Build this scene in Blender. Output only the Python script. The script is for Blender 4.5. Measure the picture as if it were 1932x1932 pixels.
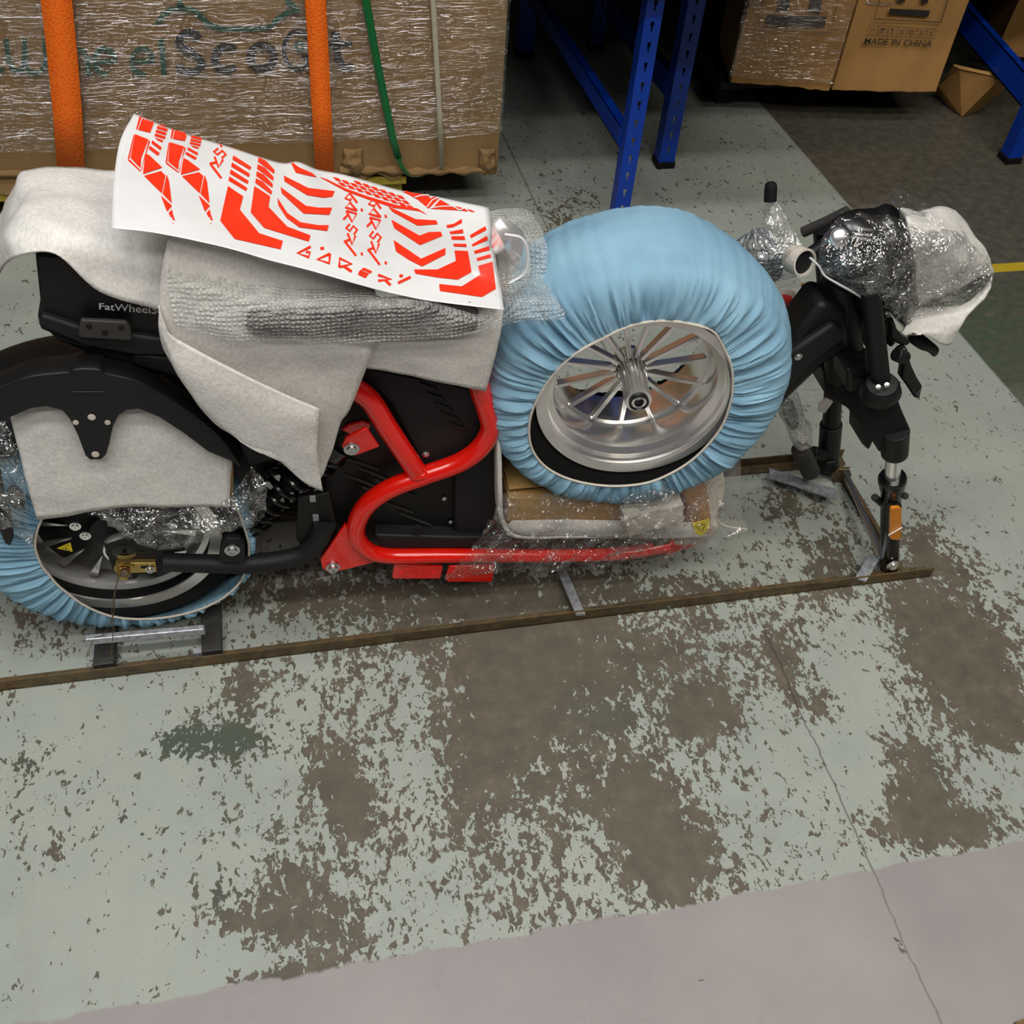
import bpy, bmesh, math, random
import numpy as np
from mathutils import Vector, Matrix, noise
from mathutils.bvhtree import BVHTree
random.seed(4)
for o in list(bpy.data.objects): bpy.data.objects.remove(o)
SC = bpy.context.scene
COL = SC.collection
# ------------------------------------------------------------------ camera
YAW, PITCH, ROLL = math.radians(-15.966), math.radians(47.116), math.radians(5.830)
FOC, CAMH = 1971.25, 1.65
_cy, _sy = math.cos(YAW), math.sin(YAW)
FW = Vector((-_sy*math.cos(PITCH), _cy*math.cos(PITCH), -math.sin(PITCH)))
_r = Vector((_cy, _sy, 0)); _u = _r.cross(FW)
RI = _r*math.cos(ROLL) + _u*math.sin(ROLL)
UP = -_r*math.sin(ROLL) + _u*math.cos(ROLL)
CP = Vector((0, 0, CAMH))
cam = bpy.data.cameras.new('camera'); camo = bpy.data.objects.new('camera', cam); COL.objects.link(camo)
cam.sensor_width = 36; cam.sensor_height = 36; cam.lens = 36*FOC/1932
cam.clip_start = .02
m = Matrix((RI, UP, -FW)).transposed().to_4x4(); m.translation = CP
camo.matrix_world = m
SC.camera = camo
# ------------------------------------------------------------------ world, lamps, exposure
SC.view_settings.view_transform = 'Standard'; SC.view_settings.look = 'None'
SC.view_settings.gamma = 1; SC.view_settings.use_curve_mapping = False
SC.view_settings.exposure = -0.13
SC.cycles.max_bounces = 8; SC.cycles.transparent_max_bounces = 24
SC.cycles.caustics_reflective = False; SC.cycles.caustics_refractive = False
wd = bpy.data.worlds.new('world'); SC.world = wd; wd.use_nodes = True
wd.node_tree.nodes['Background'].inputs[0].default_value = (.80, .86, 1.0, 1)
wd.node_tree.nodes['Background'].inputs[1].default_value = .05
def area(name, loc, size, sy, power, color, target):
    l = bpy.data.lights.new(name, 'AREA'); l.shape = 'RECTANGLE'; l.size = size; l.size_y = sy
    l.energy = power; l.color = color
    o = bpy.data.objects.new(name, l); COL.objects.link(o); o.location = loc
    o.rotation_euler = (Vector(target)-Vector(loc)).to_track_quat('-Z', 'Y').to_euler()
    return o
for lx, ly, lw, lc in ((-1.5, -2.0, 42, (1, .97, .92)), (.3, -2.0, 50, (1, .97, .92)), (2.1, -2.0, 42, (1, .92, .74)), (-1.5, -.5, 52, (1, .98, .95)), (.3, -.5, 56, (1, .98, .95)), (2.1, -.5, 48, (1, .95, .85)), (-1.5, 1.0, 36, (.97, .98, 1)), (.3, 1.0, 40, (1, .98, .96)), (2.1, 1.0, 30, (1, .95, .84))):
    area('ceiling_tube_light', (lx, ly, 4.6), 1.5, .3, lw, lc, (lx, ly, 0))

# ------------------------------------------------------------------ pixel rays -> places in the room
def ray(x, y):
    d = FW*FOC + RI*(x-966) - UP*(y-966); return d.normalized()
def V(x, y, yy):          # point on the upright plane Y = yy
    d = ray(x, y); return CP + d*(yy/d.y)
def W(x, y, z=0.):        # point on the level plane Z = z
    d = ray(x, y); return CP + d*((z-CAMH)/d.z)
def RP(x, y, p, n):
    d = ray(x, y); return CP + d*((Vector(p)-CP).dot(n)/d.dot(n))
# ------------------------------------------------------------------ materials
def lin(c):
    c = c/255
    return c/12.92 if c <= .04045 else ((c+.055)/1.055)**2.4
def rgb(r, g, b): return (lin(r), lin(g), lin(b), 1)
class NT:
    def __init__(s, name):
        s.m = bpy.data.materials.new(name); s.m.use_nodes = True
        s.t = s.m.node_tree; s.n = s.t.nodes; s.l = s.t.links
        s.b = s.n['Principled BSDF']; s.out = s.n['Material Output']
    def add(s, typ, **kw):
        n = s.n.new(typ)
        for k, v in kw.items():
            if k.startswith('_'): setattr(n, k[1:], v)
        return n
    def link(s, a, b): s.l.new(a, b)
    def coord(s, scale=(1, 1, 1), obj=True):
        tc = s.n.new('ShaderNodeTexCoord'); mp = s.n.new('ShaderNodeMapping')
        mp.inputs['Scale'].default_value = scale
        s.link(tc.outputs['Object'] , mp.inputs[0]); return mp.outputs[0]
    def noise(s, sc, det=4, rough=.55, co=None, dist=0):
        n = s.n.new('ShaderNodeTexNoise'); n.inputs['Scale'].default_value = sc
        n.inputs['Detail'].default_value = det; n.inputs['Roughness'].default_value = rough
        n.inputs['Distortion'].default_value = dist
        if co is None: co = s.coord()
        s.link(co, n.inputs['Vector']); return n.outputs['Fac']
    def ramp(s, fac, stops):
        r = s.n.new('ShaderNodeValToRGB'); e = r.color_ramp.elements
        while len(e) < len(stops): e.new(.5)
        for i, (p, c) in enumerate(stops):
            e[i].position = p; e[i].color = c if len(c) == 4 else (*c, 1)
        s.link(fac, r.inputs[0]); return r.outputs[0]
    def mix(s, f, a, b, mode='MIX'):
        n = s.n.new('ShaderNodeMix'); n.data_type = 'RGBA'; n.blend_type = mode
        for k, v in ((0, f), (6, a), (7, b)):
            if hasattr(v, 'node'): s.link(v, n.inputs[k])
            else: n.inputs[k].default_value = v
        return n.outputs[2]
    def math(s, op, a, b=0., clamp=False):
        n = s.n.new('ShaderNodeMath'); n.operation = op; n.use_clamp = clamp
        for k, v in ((0, a), (1, b)):
            if hasattr(v, 'node'): s.link(v, n.inputs[k])
            else: n.inputs[k].default_value = v
        return n.outputs[0]
    def bump(s, h, st=.3, d=.01):
        n = s.n.new('ShaderNodeBump'); n.inputs['Strength'].default_value = st; n.inputs['Distance'].default_value = d
        s.link(h, n.inputs['Height']); s.link(n.outputs[0], s.b.inputs['Normal']); return n
    def set(s, **k):
        names = dict(col='Base Color', rough='Roughness', metal='Metallic', alpha='Alpha', spec='Specular IOR Level', coat='Coat Weight', trans='Transmission Weight', ior='IOR')
        for a, v in k.items():
            i = s.b.inputs[names[a]]
            if hasattr(v, 'node'): s.link(v, i)
            else: i.default_value = v
        return s
def simple(name, col, rough=.5, metal=0, var=.12, nscale=40, bump=.08, bscale=200, spec=.5, coat=0):
    t = NT(name); f = t.noise(nscale, 4)
    a = tuple(c*(1-var) for c in col[:3])+(1,); b = tuple(min(1, c*(1+var)) for c in col[:3])+(1,)
    t.set(col=t.ramp(f, [(.3, a), (.7, b)]), rough=rough, metal=metal, spec=spec, coat=coat)
    if bump: t.bump(t.noise(bscale, 3), bump, .002)
    return t.m
M = {}
M['red'] = simple('red_gloss_paint', rgb(222, 22, 8), .22, 0, .04, 10, .02, 60, .5, .6)
M['black'] = simple('satin_black_plastic', rgb(15, 15, 15), .48, 0, .15, 30, .10, 350, .35)
M['blackmatte'] = simple('matte_black_paint', rgb(21, 22, 24), .6, 0, .12, 30, .08, 400, .35)
M['blackgloss'] = simple('gloss_black_steel', rgb(14, 14, 14), .18, 0, .1, 20, .0, 100, .6)
M['rubber'] = simple('black_rubber', rgb(13, 13, 13), .75, 0, .2, 60, .15, 300, .2)
M['greyplastic'] = simple('dark_grey_plastic', rgb(52, 50, 48), .55, 0, .1, 30, .08, 350, .4)
M['chrome'] = simple('machined_aluminium', (.90, .89, .87, 1), .22, .88, .03, 8, .04, 90)
M['alu'] = simple('brushed_aluminium', (.80, .79, .77, 1), .34, .8, .08, 30, .06, 200)
M['zinc'] = simple('zinc_bolt', (.62, .62, .62, 1), .3, 1, .1, 200, .2, 500)
M['brass'] = simple('yellow_zinc_steel', rgb(178, 150, 88), .35, .9, .15, 80, .1, 300)
M['steel'] = simple('galvanised_steel', rgb(172, 175, 180), .42, .6, .35, 90, .25, 260)
M['blue'] = simple('blue_powder_coat', rgb(2, 52, 152), .38, 0, .10, 18, .03, 300, .4)
M['amber'] = simple('amber_reflector', rgb(205, 122, 10), .2, 0, .2, 300, .3, 900, .6, .5)
M['yellow'] = simple('yellow_sticker', rgb(225, 200, 20), .4, 0, .05, 20, 0)
M['ink'] = simple('black_ink', rgb(42, 38, 36), .6, 0, .25, 60, 0)
M['inkfaint'] = simple('faded_ink', rgb(72, 62, 55), .7, 0, .3, 120, 0)
M['green_ink'] = simple('green_ink', rgb(38, 76, 58), .6, 0, .2, 60, 0)
M['letters'] = simple('white_letters', rgb(225, 225, 225), .4, 0, .05, 60, 0)
M['greenstrap'] = simple('green_strapping', rgb(14, 98, 48), .3, 0, .12, 60, .2, 300)
M['whitestrap'] = simple('white_strapping', rgb(176, 168, 150), .35, 0, .08, 60, .2, 300)
M['pallet'] = simple('yellow_painted_wood', rgb(160, 138, 42), .7, 0, .25, 30, .4, 120)
M['decal_red'] = simple('red_vinyl_print', rgb(248, 52, 24), .28, 0, .03, 10, 0, 50, .5, .3)
M['brownbox'] = simple('brown_board', rgb(168, 132, 78), .7, 0, .12, 25, .1, 90)
M['dark'] = simple('shade_black', rgb(14, 13, 12), .8, 0, .2, 20, 0)  # near-black standing in for shade inside and under things
M['tapeorange'] = simple('orange_brown_tape', rgb(176, 128, 84), .3, 0, .25, 60, .4, 60, .6)
def cardboard(name, c, sc=14):
    t = NT(name); f = t.noise(sc, 5, .6, t.coord((1, 1, .35))); g = t.noise(160, 2, .5, t.coord((.4, .4, 3)))
    a = tuple(v*.80 for v in c[:3])+(1,); b = tuple(v*1.12 for v in c[:3])+(1,)
    t.set(col=t.mix(.3, t.ramp(f, [(.3, a), (.7, b)]), t.ramp(g, [(.2, a), (.8, b)])), rough=.75, spec=.25)
    t.bump(t.math('ADD', t.math('MULTIPLY', g, .2), f), .25, .004); return t.m
M['carton'] = cardboard('corrugated_carton', rgb(134, 106, 70))
M['carton2'] = cardboard('old_corrugated_carton', rgb(176, 132, 78))
def webbing():
    t = NT('orange_webbing'); co = t.coord((1, 1, 1))
    v = t.n.new('ShaderNodeTexVoronoi'); v.inputs['Scale'].default_value = 190; t.link(co, v.inputs['Vector'])
    t.set(col=t.ramp(v.outputs['Distance'], [(.1, rgb(255, 128, 14)), (.7, rgb(244, 98, 4))]), rough=.6)
    t.bump(v.outputs['Distance'], .5, .002); return t.m
M['orange'] = webbing()
def foam(name, alpha, c=(240, 237, 231)):
    t = NT(name); co = t.coord((1, 1, 1)); f = t.noise(230, 3, .6, t.coord((1, .5, .6))); g = t.noise(14, 3)
    col = t.mix(.35, t.ramp(f, [(.36, rgb(*[int(v*.89) for v in c])), (.66, rgb(*c))]), t.ramp(g, [(.3, rgb(*[int(v*.93) for v in c])), (.7, rgb(*c))]))
    t.set(col=col, rough=.7, alpha=alpha, spec=.25)
    h = t.math('ADD', t.math('MULTIPLY', f, .5), t.math('MULTIPLY', g, 1.0))
    t.bump(h, .45, .005)
    tr = t.add('ShaderNodeBsdfTranslucent'); t.link(col, tr.inputs[0])
    mx = t.add('ShaderNodeMixShader'); mx.inputs[0].default_value = .15
    t.link(t.b.outputs[0], mx.inputs[1]); t.link(tr.outputs[0], mx.inputs[2]); t.link(mx.outputs[0], t.out.inputs[0]); return t.m
M['foam'] = foam('white_packing_foam', .97)
M['foamthin'] = foam('thin_packing_foam', .76)
M['foamsolid'] = foam('dense_packing_foam', 1, (226, 217, 204))
def sheetpaper():
    t = NT('glossy_white_sheet'); f = t.noise(9, 3)
    t.set(col=t.ramp(f, [(.3, rgb(212, 212, 212)), (.7, rgb(224, 224, 224))]), rough=.16, spec=.6, coat=.4); return t.m
M['sheet'] = sheetpaper()
def film(name, sc=(1, 1, 1), base=.14, hi=.55, bumpst=1., rot=0., rough=.13, nsc=40., dist=.012, milk=.25):
    # clear stretch film: mostly see-through, its wrinkles catch the lamps
    t = NT(name); tc = t.n.new('ShaderNodeTexCoord'); mp = t.n.new('ShaderNodeMapping'); mp.inputs['Rotation'].default_value = (0, rot, 0)
    m2 = t.n.new('ShaderNodeMapping'); m2.inputs['Scale'].default_value = sc
    t.link(tc.outputs['Object'], mp.inputs[0]); t.link(mp.outputs[0], m2.inputs[0]); co = m2.outputs[0]
    n = t.noise(nsc, 1.2, .5, co, 1.2); n2 = t.noise(nsc*.35, 3, .6, co, .5)
    g = t.add('ShaderNodeBsdfGlossy'); g.inputs['Roughness'].default_value = rough
    d = t.add('ShaderNodeBsdfDiffuse'); d.inputs[0].default_value = (.85, .84, .80, 1)
    tr = t.add('ShaderNodeBsdfTransparent')
    b = t.n.new('ShaderNodeBump'); b.inputs['Strength'].default_value = bumpst; b.inputs['Distance'].default_value = dist
    t.link(t.math('ADD', n, t.math('MULTIPLY', n2, 1.4)), b.inputs['Height'])
    t.link(b.outputs[0], g.inputs['Normal']); t.link(b.outputs[0], d.inputs['Normal'])
    m1 = t.add('ShaderNodeMixShader'); m1.inputs[0].default_value = milk; t.link(g.outputs[0], m1.inputs[1]); t.link(d.outputs[0], m1.inputs[2])
    m3 = t.add('ShaderNodeMixShader'); t.link(t.ramp(n2, [(.4, (base,)*3), (.68, (hi,)*3)]), m3.inputs[0])
    t.link(tr.outputs[0], m3.inputs[1]); t.link(m1.outputs[0], m3.inputs[2]); t.link(m3.outputs[0], t.out.inputs[0]); return t.m
M['film'] = film('stretch_film_on_carton', (.14, .3, 1.7), .08, .25, 1., nsc=75, dist=.014, milk=.06, rough=.08)
M['filmdeck'] = film('stretch_film_on_deck', (.26, 1, 1.3), .14, .50, 1., math.radians(60), nsc=80, dist=.022, rough=.08, milk=.08)
M['filmclump'] = film('crumpled_clear_film', (1, .6, 1), .14, .60, 1., nsc=95, dist=.009, rough=.06, milk=.06)
M['filmfoam'] = film('clear_film_on_foam', (.3, 1, 1.3), .08, .32, 1., math.radians(-40), nsc=80, dist=.009, rough=.06, milk=.06)
M['filmmilky'] = film('milky_crumpled_film', (1, .6, 1), .32, .75, 1., nsc=80, dist=.012, rough=.10, milk=.45)
M['filmclear'] = film('smooth_clear_bag', (.6, 1, 1), .10, .30, .8, nsc=22, dist=.02, milk=.45)
def bubble():
    t = NT('bubble_wrap'); v = t.n.new('ShaderNodeTexVoronoi'); v.inputs['Scale'].default_value = 150
    v.inputs['Randomness'].default_value = .25; t.link(t.coord(), v.inputs['Vector'])
    r = t.ramp(v.outputs['Distance'], [(.15, (1, 1, 1)), (.6, (0, 0, 0))])
    n = t.noise(26, 4)
    t.set(col=(.84, .84, .80, 1), rough=.09, spec=1., alpha=t.math('ADD', t.math('MULTIPLY', r, .16), t.math('MULTIPLY', n, .55), True))
    t.bump(t.math('ADD', r, t.math('MULTIPLY', n, 3.)), 1., .005); return t.m
M['bubble'] = bubble()
def bluecloth():
    t = NT('light_blue_nonwoven_cloth'); f = t.noise(8, 4); g = t.noise(420, 2)
    t.set(col=t.ramp(f, [(.3, rgb(112, 150, 174)), (.7, rgb(136, 174, 194))]), rough=.85, spec=.15)
    t.bump(t.math('ADD', t.math('MULTIPLY', g, .2), t.noise(30, 3)), .35, .003); return t.m
M['cloth'] = bluecloth()
def rust():
    t = NT('rusty_angle_iron'); f = t.noise(7, 5, .7); g = t.noise(60, 4)
    c = t.ramp(f, [(.32, rgb(74, 68, 56)), (.55, rgb(92, 82, 62)), (.7, rgb(126, 88, 44)), (.84, rgb(158, 84, 30))])
    t.set(col=t.mix(.35, c, t.ramp(g, [(.3, rgb(50, 44, 36)), (.7, rgb(140, 110, 66))])), rough=.55, metal=.45)
    t.bump(g, .3, .002); return t.m
M['rust'] = rust()
# ------------------------------------------------------------------ mesh helpers
def link(name, bm, mat, parent=None, smooth=True, bevel=0):
    me = bpy.data.meshes.new(name)
    bmesh.ops.recalc_face_normals(bm, faces=bm.faces)
    bm.to_mesh(me); bm.free()
    for p in me.polygons: p.use_smooth = smooth
    o = bpy.data.objects.new(name, me); COL.objects.link(o)
    if mat: me.materials.append(M[mat] if isinstance(mat, str) else mat)
    if parent:
        o.parent = parent
        if parent.type == 'EMPTY': o.matrix_parent_inverse = Matrix.Translation(-parent.location)
    if bevel:
        b = o.modifiers.new('bevel', 'BEVEL'); b.width = bevel; b.segments = 2; b.limit_method = 'ANGLE'; b.angle_limit = math.radians(35)
    if smooth:
        try: me.set_sharp_from_angle(angle=math.radians(38))
        except Exception: pass
    return o
def tag(o, label=None, cat=None, group=None, kind=None):
    if label: o['label'] = label
    if cat: o['category'] = cat
    if group: o['group'] = group
    if kind: o['kind'] = kind
    return o
def empty(name, loc, label, cat, group=None):
    o = bpy.data.objects.new(name, None); COL.objects.link(o); o.location = loc; o.empty_display_size = .05
    return tag(o, label, cat, group)
def cr(pts, n):
    """Catmull-Rom through pts, n points per span"""
    if len(pts) < 3:
        return [pts[0].lerp(pts[-1], i/n) for i in range(n+1)]
    P = [2*pts[0]-pts[1]]+list(pts)+[2*pts[-1]-pts[-2]]; out = []
    for i in range(1, len(P)-2):
        a, b, c, d = P[i-1:i+3]
        for k in range(n):
            t = k/n
            out.append(.5*((2*b)+(c-a)*t+(2*a-5*b+4*c-d)*t*t+(3*b-a-3*c+d)*t**3))
    out.append(P[-2]); return out
def tube_bm(pts, r, seg=14, bm=None, cap=True):
    bm = bm or bmesh.new(); n = len(pts); rings = []
    rr = r if callable(r) else (lambda t: r)
    up = Vector((0, 0, 1)); prev = None
    for i, p in enumerate(pts):
        t = (pts[min(i+1, n-1)]-pts[max(i-1, 0)]).normalized()
        if prev is None:
            a = t.cross(up if abs(t.dot(up)) < .95 else Vector((1, 0, 0))).normalized()
        else:
            a = (prev - t*prev.dot(t)).normalized()
        prev = a; b = t.cross(a); q = rr(i/(n-1))
        rings.append([bm.verts.new(p+(a*math.cos(2*math.pi*k/seg)+b*math.sin(2*math.pi*k/seg))*q) for k in range(seg)])
    for A, B in zip(rings, rings[1:]):
        for k in range(seg): bm.faces.new((A[k], A[(k+1) % seg], B[(k+1) % seg], B[k]))
    if cap:
        bm.faces.new(rings[0][::-1]); bm.faces.new(rings[-1])
    return bm
def tube(name, pts, r, mat, parent=None, n=6, seg=14, smooth_path=True):
    p = cr([Vector(q) for q in pts], n) if smooth_path and len(pts) > 2 else [Vector(q) for q in pts]
    return link(name, tube_bm(p, r, seg), mat, parent)
def cyl(name, a, b, r, mat, parent=None, seg=24, r2=None, bevel=.0015):
    a, b = Vector(a), Vector(b); r2 = r if r2 is None else r2
    return link(name, tube_bm([a, b], lambda t: r+(r2-r)*t, seg), mat, parent, bevel=bevel)
def box_bm(a, b, bm=None):
    bm = bm or bmesh.new(); a, b = Vector(a), Vector(b)
    mt = Matrix.Translation((a+b)/2) @ Matrix.Diagonal((*(b-a), 1))
    bmesh.ops.create_cube(bm, size=1, matrix=mt); return bm
def obox_bm(p0, ex, ey, ez, bm=None):
    """box from a corner and three edge vectors"""
    bm = bm or bmesh.new(); p0 = Vector(p0)
    v = [bm.verts.new(p0+ex*i+ey*j+ez*k) for i in (0, 1) for j in (0, 1) for k in (0, 1)]
    for f in ((0, 1, 3, 2), (4, 6, 7, 5), (0, 4, 5, 1), (2, 3, 7, 6), (0, 2, 6, 4), (1, 5, 7, 3)): bm.faces.new([v[i] for i in f])
    return bm
def plate_bm(px, y, th, bm=None, step=0):
    """outline seen in the picture, cut from a plate of thickness th standing on plane Y=y; a point may carry its own y"""
    bm = bm or bmesh.new()
    f = [V(p[0], p[1], p[2] if len(p) > 2 else y) for p in px]
    A = [bm.verts.new(p) for p in f]; B = [bm.verts.new(p+Vector((0, th, 0))) for p in f]; n = len(f)
    bm.faces.new(A); bm.faces.new(B[::-1])
    for i in range(n): bm.faces.new((A[i], B[i], B[(i+1) % n], A[(i+1) % n]))
    return bm
def smooth_px(px, n=4):
    v = [Vector((p[0], p[1], 0)) for p in px]; v = v+[v[0]]
    P = [v[-2]]+v+[v[1]]; out = []
    for i in range(1, len(P)-2):
        a, b, c, d = P[i-1:i+3]
        for k in range(n):
            t = k/n; q = .5*((2*b)+(c-a)*t+(2*a-5*b+4*c-d)*t*t+(3*b-a-3*c+d)*t**3); out.append((q.x, q.y))
    return out
def plate(name, px, y, th, mat, parent=None, bevel=.002, sm=0):
    if sm: px = smooth_px(px, sm)
    bm = plate_bm(px, y, th); bm.normal_update()
    if not bevel: bmesh.ops.triangulate(bm, faces=[f for f in bm.faces if len(f.verts) > 4])
    o = link(name, bm, mat, parent, bevel=bevel); return o
def nz(p, s, seed=0): return noise.noise(p*s+Vector((seed*7.3, seed*3.1, seed*1.7)))
def sheet(name, rows, mat, parent=None, nu=8, nv=8, amp=.003, ns=14, th=.002, seed=0, pts3=False):
    """cloth-like surface through rows of control points (px, py, Y)"""
    R = [cr([Vector(p) if pts3 else V(*p) for p in row], nu) for row in rows]
    n = len(R[0]); cols = [cr([r[i] for r in R], nv) for i in range(n)]
    bm = bmesh.new(); g = []
    for i, c in enumerate(cols):
        line = []
        for j, p in enumerate(c):
            a = cols[min(i+1, n-1)][j]-cols[max(i-1, 0)][j]; b = c[min(j+1, len(c)-1)]-c[max(j-1, 0)]
            nn = a.cross(b); nn = nn.normalized() if nn.length > 1e-9 else Vector((0, -1, 0))
            line.append(bm.verts.new(p+nn*amp*(nz(p, ns, seed)+.5*nz(p, ns*2.7, seed+1))))
        g.append(line)
    for i in range(n-1):
        for j in range(len(g[0])-1): bm.faces.new((g[i][j], g[i+1][j], g[i+1][j+1], g[i][j+1]))
    o = link(name, bm, mat, parent)
    if th:
        s = o.modifiers.new('thickness', 'SOLIDIFY'); s.thickness = th; s.offset = 0
    return o
def pillow(name, px, y, df, db, mat, parent=None, rings=10, amp=.004, ns=25, power=.5, seed=0, sm=3, flat=.0):
    """closed lump whose outline is px on plane y, bulging df towards the front and db to the back"""
    if sm: 
        ys = [p[2] if len(p) > 2 else y for p in px]; q = smooth_px(px, sm)
        ys = [ys[i//sm]+(ys[(i//sm+1) % len(px)]-ys[i//sm])*(i % sm)/sm for i in range(len(q))]
    else: q = px; ys = [p[2] if len(p) > 2 else y for p in px]
    base = [V(p[0], p[1], yy) for p, yy in zip(q, ys)]
    c = sum(base, Vector())/len(base); bm = bmesh.new(); N = len(base)
    def cap(d, sgn, edge):
        prev = edge
        for k in range(1, rings):
            s = 1-k/rings; h = d*(1-s**2.2)**power*sgn if s > flat else d*sgn
            ring = []
            for b in base:
                p = c.lerp(b, s)+Vector((0, h, 0)); f = (1-s)*2 if s > .5 else 1
                v = Vector((nz(p, ns, seed), nz(p, ns, seed+5)*1.5, nz(p, ns, seed+9)))*amp*f
                ring.append(bm.verts.new(p+v))
            for i in range(N):
                bm.faces.new((prev[i], prev[(i+1) % N], ring[(i+1) % N], ring[i]))
            prev = ring
        v = bm.verts.new(c+Vector((0, d*sgn, 0)))
        for i in range(N): bm.faces.new((prev[i], prev[(i+1) % N], v))
    E = [bm.verts.new(b) for b in base]
    cap(df, -1, E); cap(db, 1, E)
    return link(name, bm, mat, parent)
def lathe_bm(prof, c, ax, n=64, bm=None, closed=False):
    """prof: (radius, along axis)"""
    bm = bm or bmesh.new(); ax = Vector(ax).normalized(); c = Vector(c)
    e1 = ax.cross(Vector((0, 0, 1))).normalized(); e2 = ax.cross(e1)
    R = [[bm.verts.new(c+ax*h+(e1*math.cos(2*math.pi*k/n)+e2*math.sin(2*math.pi*k/n))*r) for k in range(n)] for r, h in prof]
    if closed: R.append(R[0])
    for A, B in zip(R, R[1:]):
        for k in range(n): bm.faces.new((A[k], A[(k+1) % n], B[(k+1) % n], B[k]))
    if not closed:
        if prof[0][0] > 1e-5: pass
    return bm
def lathe(name, prof, c, ax, mat, parent=None, n=64, closed=False):
    bm = lathe_bm(prof, c, ax, n, closed=closed); bmesh.ops.remove_doubles(bm, verts=bm.verts, dist=1e-6)
    return link(name, bm, mat, parent)
def sphere(name, c, r, mat, parent=None, sc=(1, 1, 1)):
    bm = bmesh.new(); bmesh.ops.create_uvsphere(bm, u_segments=16, v_segments=10, radius=r, matrix=Matrix.Translation(c)@Matrix.Diagonal((*sc, 1)))
    return link(name, bm, mat, parent)
def bolt(px, py, y, r, parent, mat='zinc', h=.006, name='bolt', ax=(0, -1, 0)):
    c = V(px, py, y)
    prof = [(r*1.5, 0), (r*1.5, h*.3), (r, h*.35), (r*.96, h*.95), (r*.7, h), (r*.35, h*1.02), (r*.3, h*.7), (0, h*.7)]
    return lathe(name, prof, c, ax, mat, parent, 18)
# flat print laid on a surface -----------------------------------------------------------------
class Surf:
    def __init__(s, o=None, plane=None, off=.0009):
        s.off = off; s.plane = plane
        if o:
            dg = bpy.context.evaluated_depsgraph_get(); dg.update()
            s.bvh = BVHTree.FromObject(o.evaluated_get(dg), dg); s.mw = o.matrix_world.copy(); s.mi = s.mw.inverted()
    def at(s, x, y):
        d = ray(x, y)
        if s.plane:
            p, n = s.plane; q = RP(x, y, p, n); return q + n*s.off
        h = s.bvh.ray_cast(s.mi@CP, (s.mi.to_3x3()@d).normalized())
        if h[0] is None: return None
        p = s.mw@h[0]; n = (s.mw.to_3x3()@h[1]).normalized()
        if n.dot(d) > 0: n = -n
        return p+n*s.off
def print_polys(name, polys, surf, mat, parent, cut=9., kind=None):
    bm = bmesh.new()
    for poly in polys:
        vs = [bm.verts.new((x, y, 0)) for x, y in poly]
        try: bm.faces.new(vs)
        except Exception: pass
    bm.normal_update(); bmesh.ops.triangulate(bm, faces=bm.faces)
    for _ in range(4):
        e = [e for e in bm.edges if e.calc_length() > cut]
        if not e: break
        bmesh.ops.subdivide_edges(bm, edges=e, cuts=1); bmesh.ops.triangulate(bm, faces=[f for f in bm.faces if len(f.verts) > 3])
    bad = []
    for v in bm.verts:
        p = surf.at(v.co.x, v.co.y)
        if p is None: bad.append(v)
        else: v.co = p
    bmesh.ops.delete(bm, geom=bad, context='VERTS')
    return link(name, bm, mat, parent, smooth=True)
def stroke(pts, w, closed=False):
    """polyline -> quads of width w in picture units"""
    out = []; P = [Vector(p) for p in pts]
    if closed: P.append(P[0])
    n = len(P); L = []
    for i in range(n):
        a = P[(i-1) if i > 0 else (n-2 if closed else 0)]; b = P[(i+1) if i < n-1 else (1 if closed else n-1)]
        d = (b-a).normalized(); nn = Vector((-d.y, d.x)); L.append((P[i]+nn*w/2, P[i]-nn*w/2))
    for (a, b), (c, d) in zip(L, L[1:]): out.append([tuple(a), tuple(b), tuple(d), tuple(c)])
    return out
def arc(cx, cy, rx, ry, a0, a1, n=14):
    return [(cx+rx*math.cos(math.radians(a0+(a1-a0)*i/n)), cy+ry*math.sin(math.radians(a0+(a1-a0)*i/n))) for i in range(n+1)]
def text_print(name, s, quad, surf, mat, parent, bold=.0):
    cu = bpy.data.curves.new(name, 'FONT'); cu.body = s; cu.offset = bold; cu.resolution_u = 3
    to = bpy.data.objects.new(name, cu); COL.objects.link(to)
    dg = bpy.context.evaluated_depsgraph_get(); dg.update()
    me = bpy.data.meshes.new_from_object(to.evaluated_get(dg)); bpy.data.objects.remove(to)
    xs = [v.co.x for v in me.vertices]; ys = [v.co.y for v in me.vertices]
    x0, x1, y0, y1 = min(xs), max(xs), min(ys), max(ys)
    tl, tr, br, bl = [Vector(q) for q in quad]; 
    bm = bmesh.new(); bm.from_mesh(me); bpy.data.meshes.remove(me); bad = []
    for v in bm.verts:
        u = (v.co.x-x0)/(x1-x0); w = (v.co.y-y0)/(y1-y0)
        q = (bl.lerp(br, u)).lerp(tl.lerp(tr, u), w); p = surf.at(q.x, q.y)
        if p is None: bad.append(v)
        else: v.co = p
    bmesh.ops.delete(bm, geom=bad, context='VERTS')
    return link(name, bm, mat, parent, smooth=False)

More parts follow.
